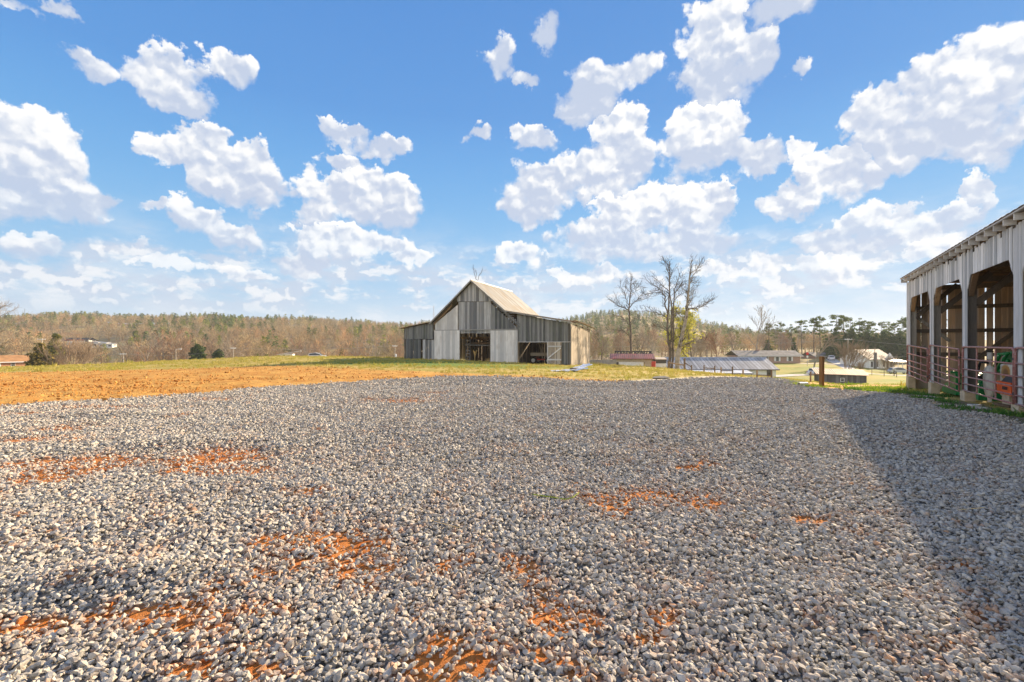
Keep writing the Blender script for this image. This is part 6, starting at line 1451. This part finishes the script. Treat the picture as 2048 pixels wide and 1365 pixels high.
# cumulus: heads of cloud by bearing and height (degrees of arc), each with a half width and half height; group id chooses one shading base per cloud
CLOUDS = [
 [(170, 122, 60, 24)], [(330, 140, 72, 46), (342, 192, 66, 32), (275, 155, 45, 30)], [(455, 152, 50, 24)],
 [(55, 300, 120, 75), (90, 370, 110, 55), (20, 400, 100, 36), (165, 378, 42, 20)],
 [(385, 300, 80, 42), (470, 350, 95, 50), (525, 380, 50, 40)], [(285, 392, 26, 14)], [(390, 430, 72, 42), (470, 465, 65, 26)],
 [(690, 255, 45, 18), (745, 285, 48, 20), (800, 292, 40, 16)], [(685, 318, 42, 18)],
 [(690, 385, 105, 52), (775, 410, 66, 52), (640, 425, 50, 36)], [(690, 485, 120, 36), (600, 520, 60, 22)],
 [(957, 268, 24, 12)], [(1085, 48, 26, 20)], [(1010, 130, 30, 34)], [(1052, 160, 22, 10)], [(1070, 282, 54, 22)],
 [(1175, 180, 70, 46), (1285, 140, 45, 40), (1230, 165, 55, 32)],
 [(1440, 70, 76, 70), (1445, 150, 76, 58), (1505, 110, 38, 55)], [(1545, 18, 66, 26)], [(1595, 157, 26, 14)],
 [(1240, 262, 48, 48), (1190, 335, 90, 46), (1100, 372, 95, 40), (1060, 410, 66, 30), (1250, 330, 60, 56)],
 [(1415, 250, 76, 46), (1400, 318, 90, 50), (1500, 305, 74, 34), (1535, 320, 44, 26)],
 [(1300, 415, 112, 56), (1220, 472, 110, 40), (1385, 420, 74, 56), (1330, 485, 130, 32)],
 [(1660, 350, 88, 46), (1590, 392, 58, 28), (1725, 352, 46, 36)], [(1605, 300, 40, 24)],
 [(1880, 205, 150, 88), (1990, 145, 120, 112), (1750, 225, 76, 56), (1800, 285, 120, 46), (1960, 265, 140, 62)],
 [(1770, 440, 110, 38), (1690, 472, 100, 30), (1860, 440, 80, 34)], [(1890, 492, 100, 26)], [(1955, 385, 22, 30)],
 [(1530, 520, 56, 26)], [(1680, 520, 100, 22)], [(1050, 512, 56, 26)], [(820, 522, 46, 16)], [(60, 500, 74, 30)], [(240, 485, 46, 16)], [(340, 530, 50, 16)], [(30, 10, 34, 13)], [(85, 8, 36, 13)], [(480, 545, 90, 12)], [(1180, 545, 60, 14)], [(1440, 540, 50, 14)],
]
best, tone = None, None
elw = M_(nt, 'MULTIPLY_ADD', M_(nt, 'SUBTRACT', n1.outputs[0], 0.5), 0.06, el)
for grp in CLOUDS:
    top = min(y - ry for x, y, rx, ry in grp); bot = max(y + ry for x, y, rx, ry in grp)
    gm = None
    for (x, y, rx, ry) in grp:
        A = math.atan((x - CX) / FPX); E = math.atan((HY - y) / FPX * math.cos(A))
        kk = 1.3 if len(grp) == 1 and ry < 31 else 1.0; rx, ry = rx * kk, ry * kk; da = math.cos(A) ** 2 * rx / FPX; de = ry / FPX * math.cos(A)
        q = V_(nt, 'MULTIPLY_ADD', p, (1 / da, 1 / de, 0), (-A / da, -E / de, 0))
        m_ = V_(nt, 'DOT_PRODUCT', q, q)
        gm = m_ if gm is None else M_(nt, 'SMOOTH_MIN', gm, m_, 0.25)
    if bot - top < 62: gm = M_(nt, 'ADD', gm, 0.38)   # small scraps stay thin and wispy
    A = math.atan((sum(g[0] for g in grp) / len(grp) - CX) / FPX)
    et = (HY - top) / FPX * math.cos(A); eb = (HY - bot) / FPX * math.cos(A)
    # how high in its own cloud a place lies: 0 at the flat base, 1 at the heads
    py = M_(nt, 'MULTIPLY_ADD', elw, 1 / max(.09, et - eb), -eb / max(.09, et - eb) + (0.45 if bot - top < 60 else 0.2 if bot - top < 90 else 0.0))
    if best is None: best, tone = gm, py
    else:
        lt = M_(nt, 'LESS_THAN', gm, best)
        tone = node(nt, 'ShaderNodeMix', {0: lt, 2: tone, 3: py}).outputs[0]
        best = M_(nt, 'MINIMUM', best, gm)
# billows: rounded heads in three sizes; compared with themselves a step towards the light they get lit and shaded sides
n1w = V_(nt, 'MULTIPLY', V_(nt, 'SUBTRACT', n2.outputs[1], (0.5, 0.5, 0.5)), (0.035, 0.035, 0.0))
flat = V_(nt, 'ADD', node(nt, 'ShaderNodeCombineXYZ', {0: az, 1: M_(nt, 'MULTIPLY', el, 1.15), 2: 0.0}).outputs[0], n1w)
def billow(v):
    return node(nt, 'ShaderNodeTexVoronoi', {'Vector': v, 'Scale': 15.0, 'Detail': 2.0, 'Roughness': 0.5, 'Lacunarity': 2.2, 'Randomness': 1.0}, voronoi_dimensions='2D', feature='SMOOTH_F1').outputs['Distance']
bA = billow(flat); bB = billow(V_(nt, 'ADD', flat, (0.006, 0.013, 0.0)))
puff = M_(nt, 'SUBTRACT', bB, bA)
dens = M_(nt, 'ADD', M_(nt, 'SUBTRACT', 1.0, best), M_(nt, 'ADD', M_(nt, 'MULTIPLY', M_(nt, 'SUBTRACT', 0.77, bA), 1.25), M_(nt, 'MULTIPLY', M_(nt, 'SUBTRACT', n2.outputs[0], 0.5), 1.3)))
# heads end crisply, bases fray
alpha = sstep(nt, dens, -0.10, M_(nt, 'MULTIPLY_ADD', sstep(nt, tone, 0.0, 0.7), -0.45, 0.72))
# low rows of small cumulus towards the horizon
band = node(nt, 'ShaderNodeCombineXYZ', {0: M_(nt, 'MULTIPLY', az, 1.0), 1: M_(nt, 'MULTIPLY', el, 2.6), 2: 3.1}).outputs[0]
bn = noise(nt, band, 13.0, 6.0, 0.6); bn2 = noise(nt, band, 3.2, 2.0, 0.5)
bmask = M_(nt, 'MULTIPLY', sstep(nt, el, 0.03, 0.10), sstep(nt, el, 0.245, 0.15))
bcl = M_(nt, 'MULTIPLY', sstep(nt, M_(nt, 'MULTIPLY_ADD', bn2, 0.35, M_(nt, 'MULTIPLY', bn, 0.85)), 0.53, 0.68), bmask)
veil = M_(nt, 'MULTIPLY', sstep(nt, noise(nt, band, 6.0, 5.0, 0.6), 0.42, 0.7), M_(nt, 'MULTIPLY', sstep(nt, el, 0.30, 0.08), 0.62))
lit = M_(nt, 'ADD', M_(nt, 'ADD', M_(nt, 'MULTIPLY_ADD', tone, 0.80, -0.10), M_(nt, 'MULTIPLY', puff, 1.7)), M_(nt, 'ADD', M_(nt, 'MULTIPLY', M_(nt, 'SUBTRACT', n1.outputs[0], 0.5), 0.6), sstep(nt, dens, 0.7, 0.0, 0.0, 0.22)))
ccol = mixc(nt, M_(nt, 'MULTIPLY_ADD', lit, 1.6, 0.12, clamp=True), lin(196, 209, 232), lin(233, 238, 247))
ccol = mixc(nt, sstep(nt, lit, 0.18, 0.95), ccol, (1.08, 1.07, 1.06))
bcol = mixc(nt, sstep(nt, M_(nt, 'ADD', M_(nt, 'MULTIPLY', puff, 2.0), M_(nt, 'SUBTRACT', bn, 0.55)), -0.15, 0.2), lin(196, 212, 234), lin(246, 248, 252))
out = mixc(nt, veil, base, lin(226, 235, 246))
out = mixc(nt, M_(nt, 'MULTIPLY', bcl, 0.85), out, bcol)
haze_f = M_(nt, 'SUBTRACT', 1.0, M_(nt, 'MULTIPLY', sstep(nt, el, 0.30, 0.06), 0.45))
out = mixc(nt, M_(nt, 'MULTIPLY', alpha, haze_f), out, ccol)
# bright cloud added behind and beside the view, kept low to lighten shaded fronts
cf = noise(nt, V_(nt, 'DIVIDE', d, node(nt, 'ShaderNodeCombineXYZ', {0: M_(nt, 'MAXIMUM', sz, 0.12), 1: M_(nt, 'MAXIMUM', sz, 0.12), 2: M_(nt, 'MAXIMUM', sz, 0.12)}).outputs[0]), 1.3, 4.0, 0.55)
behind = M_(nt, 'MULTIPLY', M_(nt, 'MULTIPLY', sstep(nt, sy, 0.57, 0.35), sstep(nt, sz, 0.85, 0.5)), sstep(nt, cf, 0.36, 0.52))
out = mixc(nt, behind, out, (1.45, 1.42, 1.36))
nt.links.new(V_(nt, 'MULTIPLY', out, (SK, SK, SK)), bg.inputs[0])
# ---------------------------------------------------------------- camera
cam = bpy.data.cameras.new('camera'); co_ = bpy.data.objects.new('camera', cam); COL.objects.link(co_)
cam.lens = 16.0; cam.sensor_width = 36.0; cam.sensor_fit = 'HORIZONTAL'; cam.shift_y = 7.5 / 2048; cam.clip_end = 9000; cam.clip_start = 0.05
co_.location = (0, 0, EYE); co_.rotation_euler = (R(90), 0, 0)
scene.camera = co_
vs = scene.view_settings
vs.view_transform = 'Standard'; vs.look = 'None'; vs.exposure = EXPOSURE; vs.gamma = 1.0; vs.use_curve_mapping = False
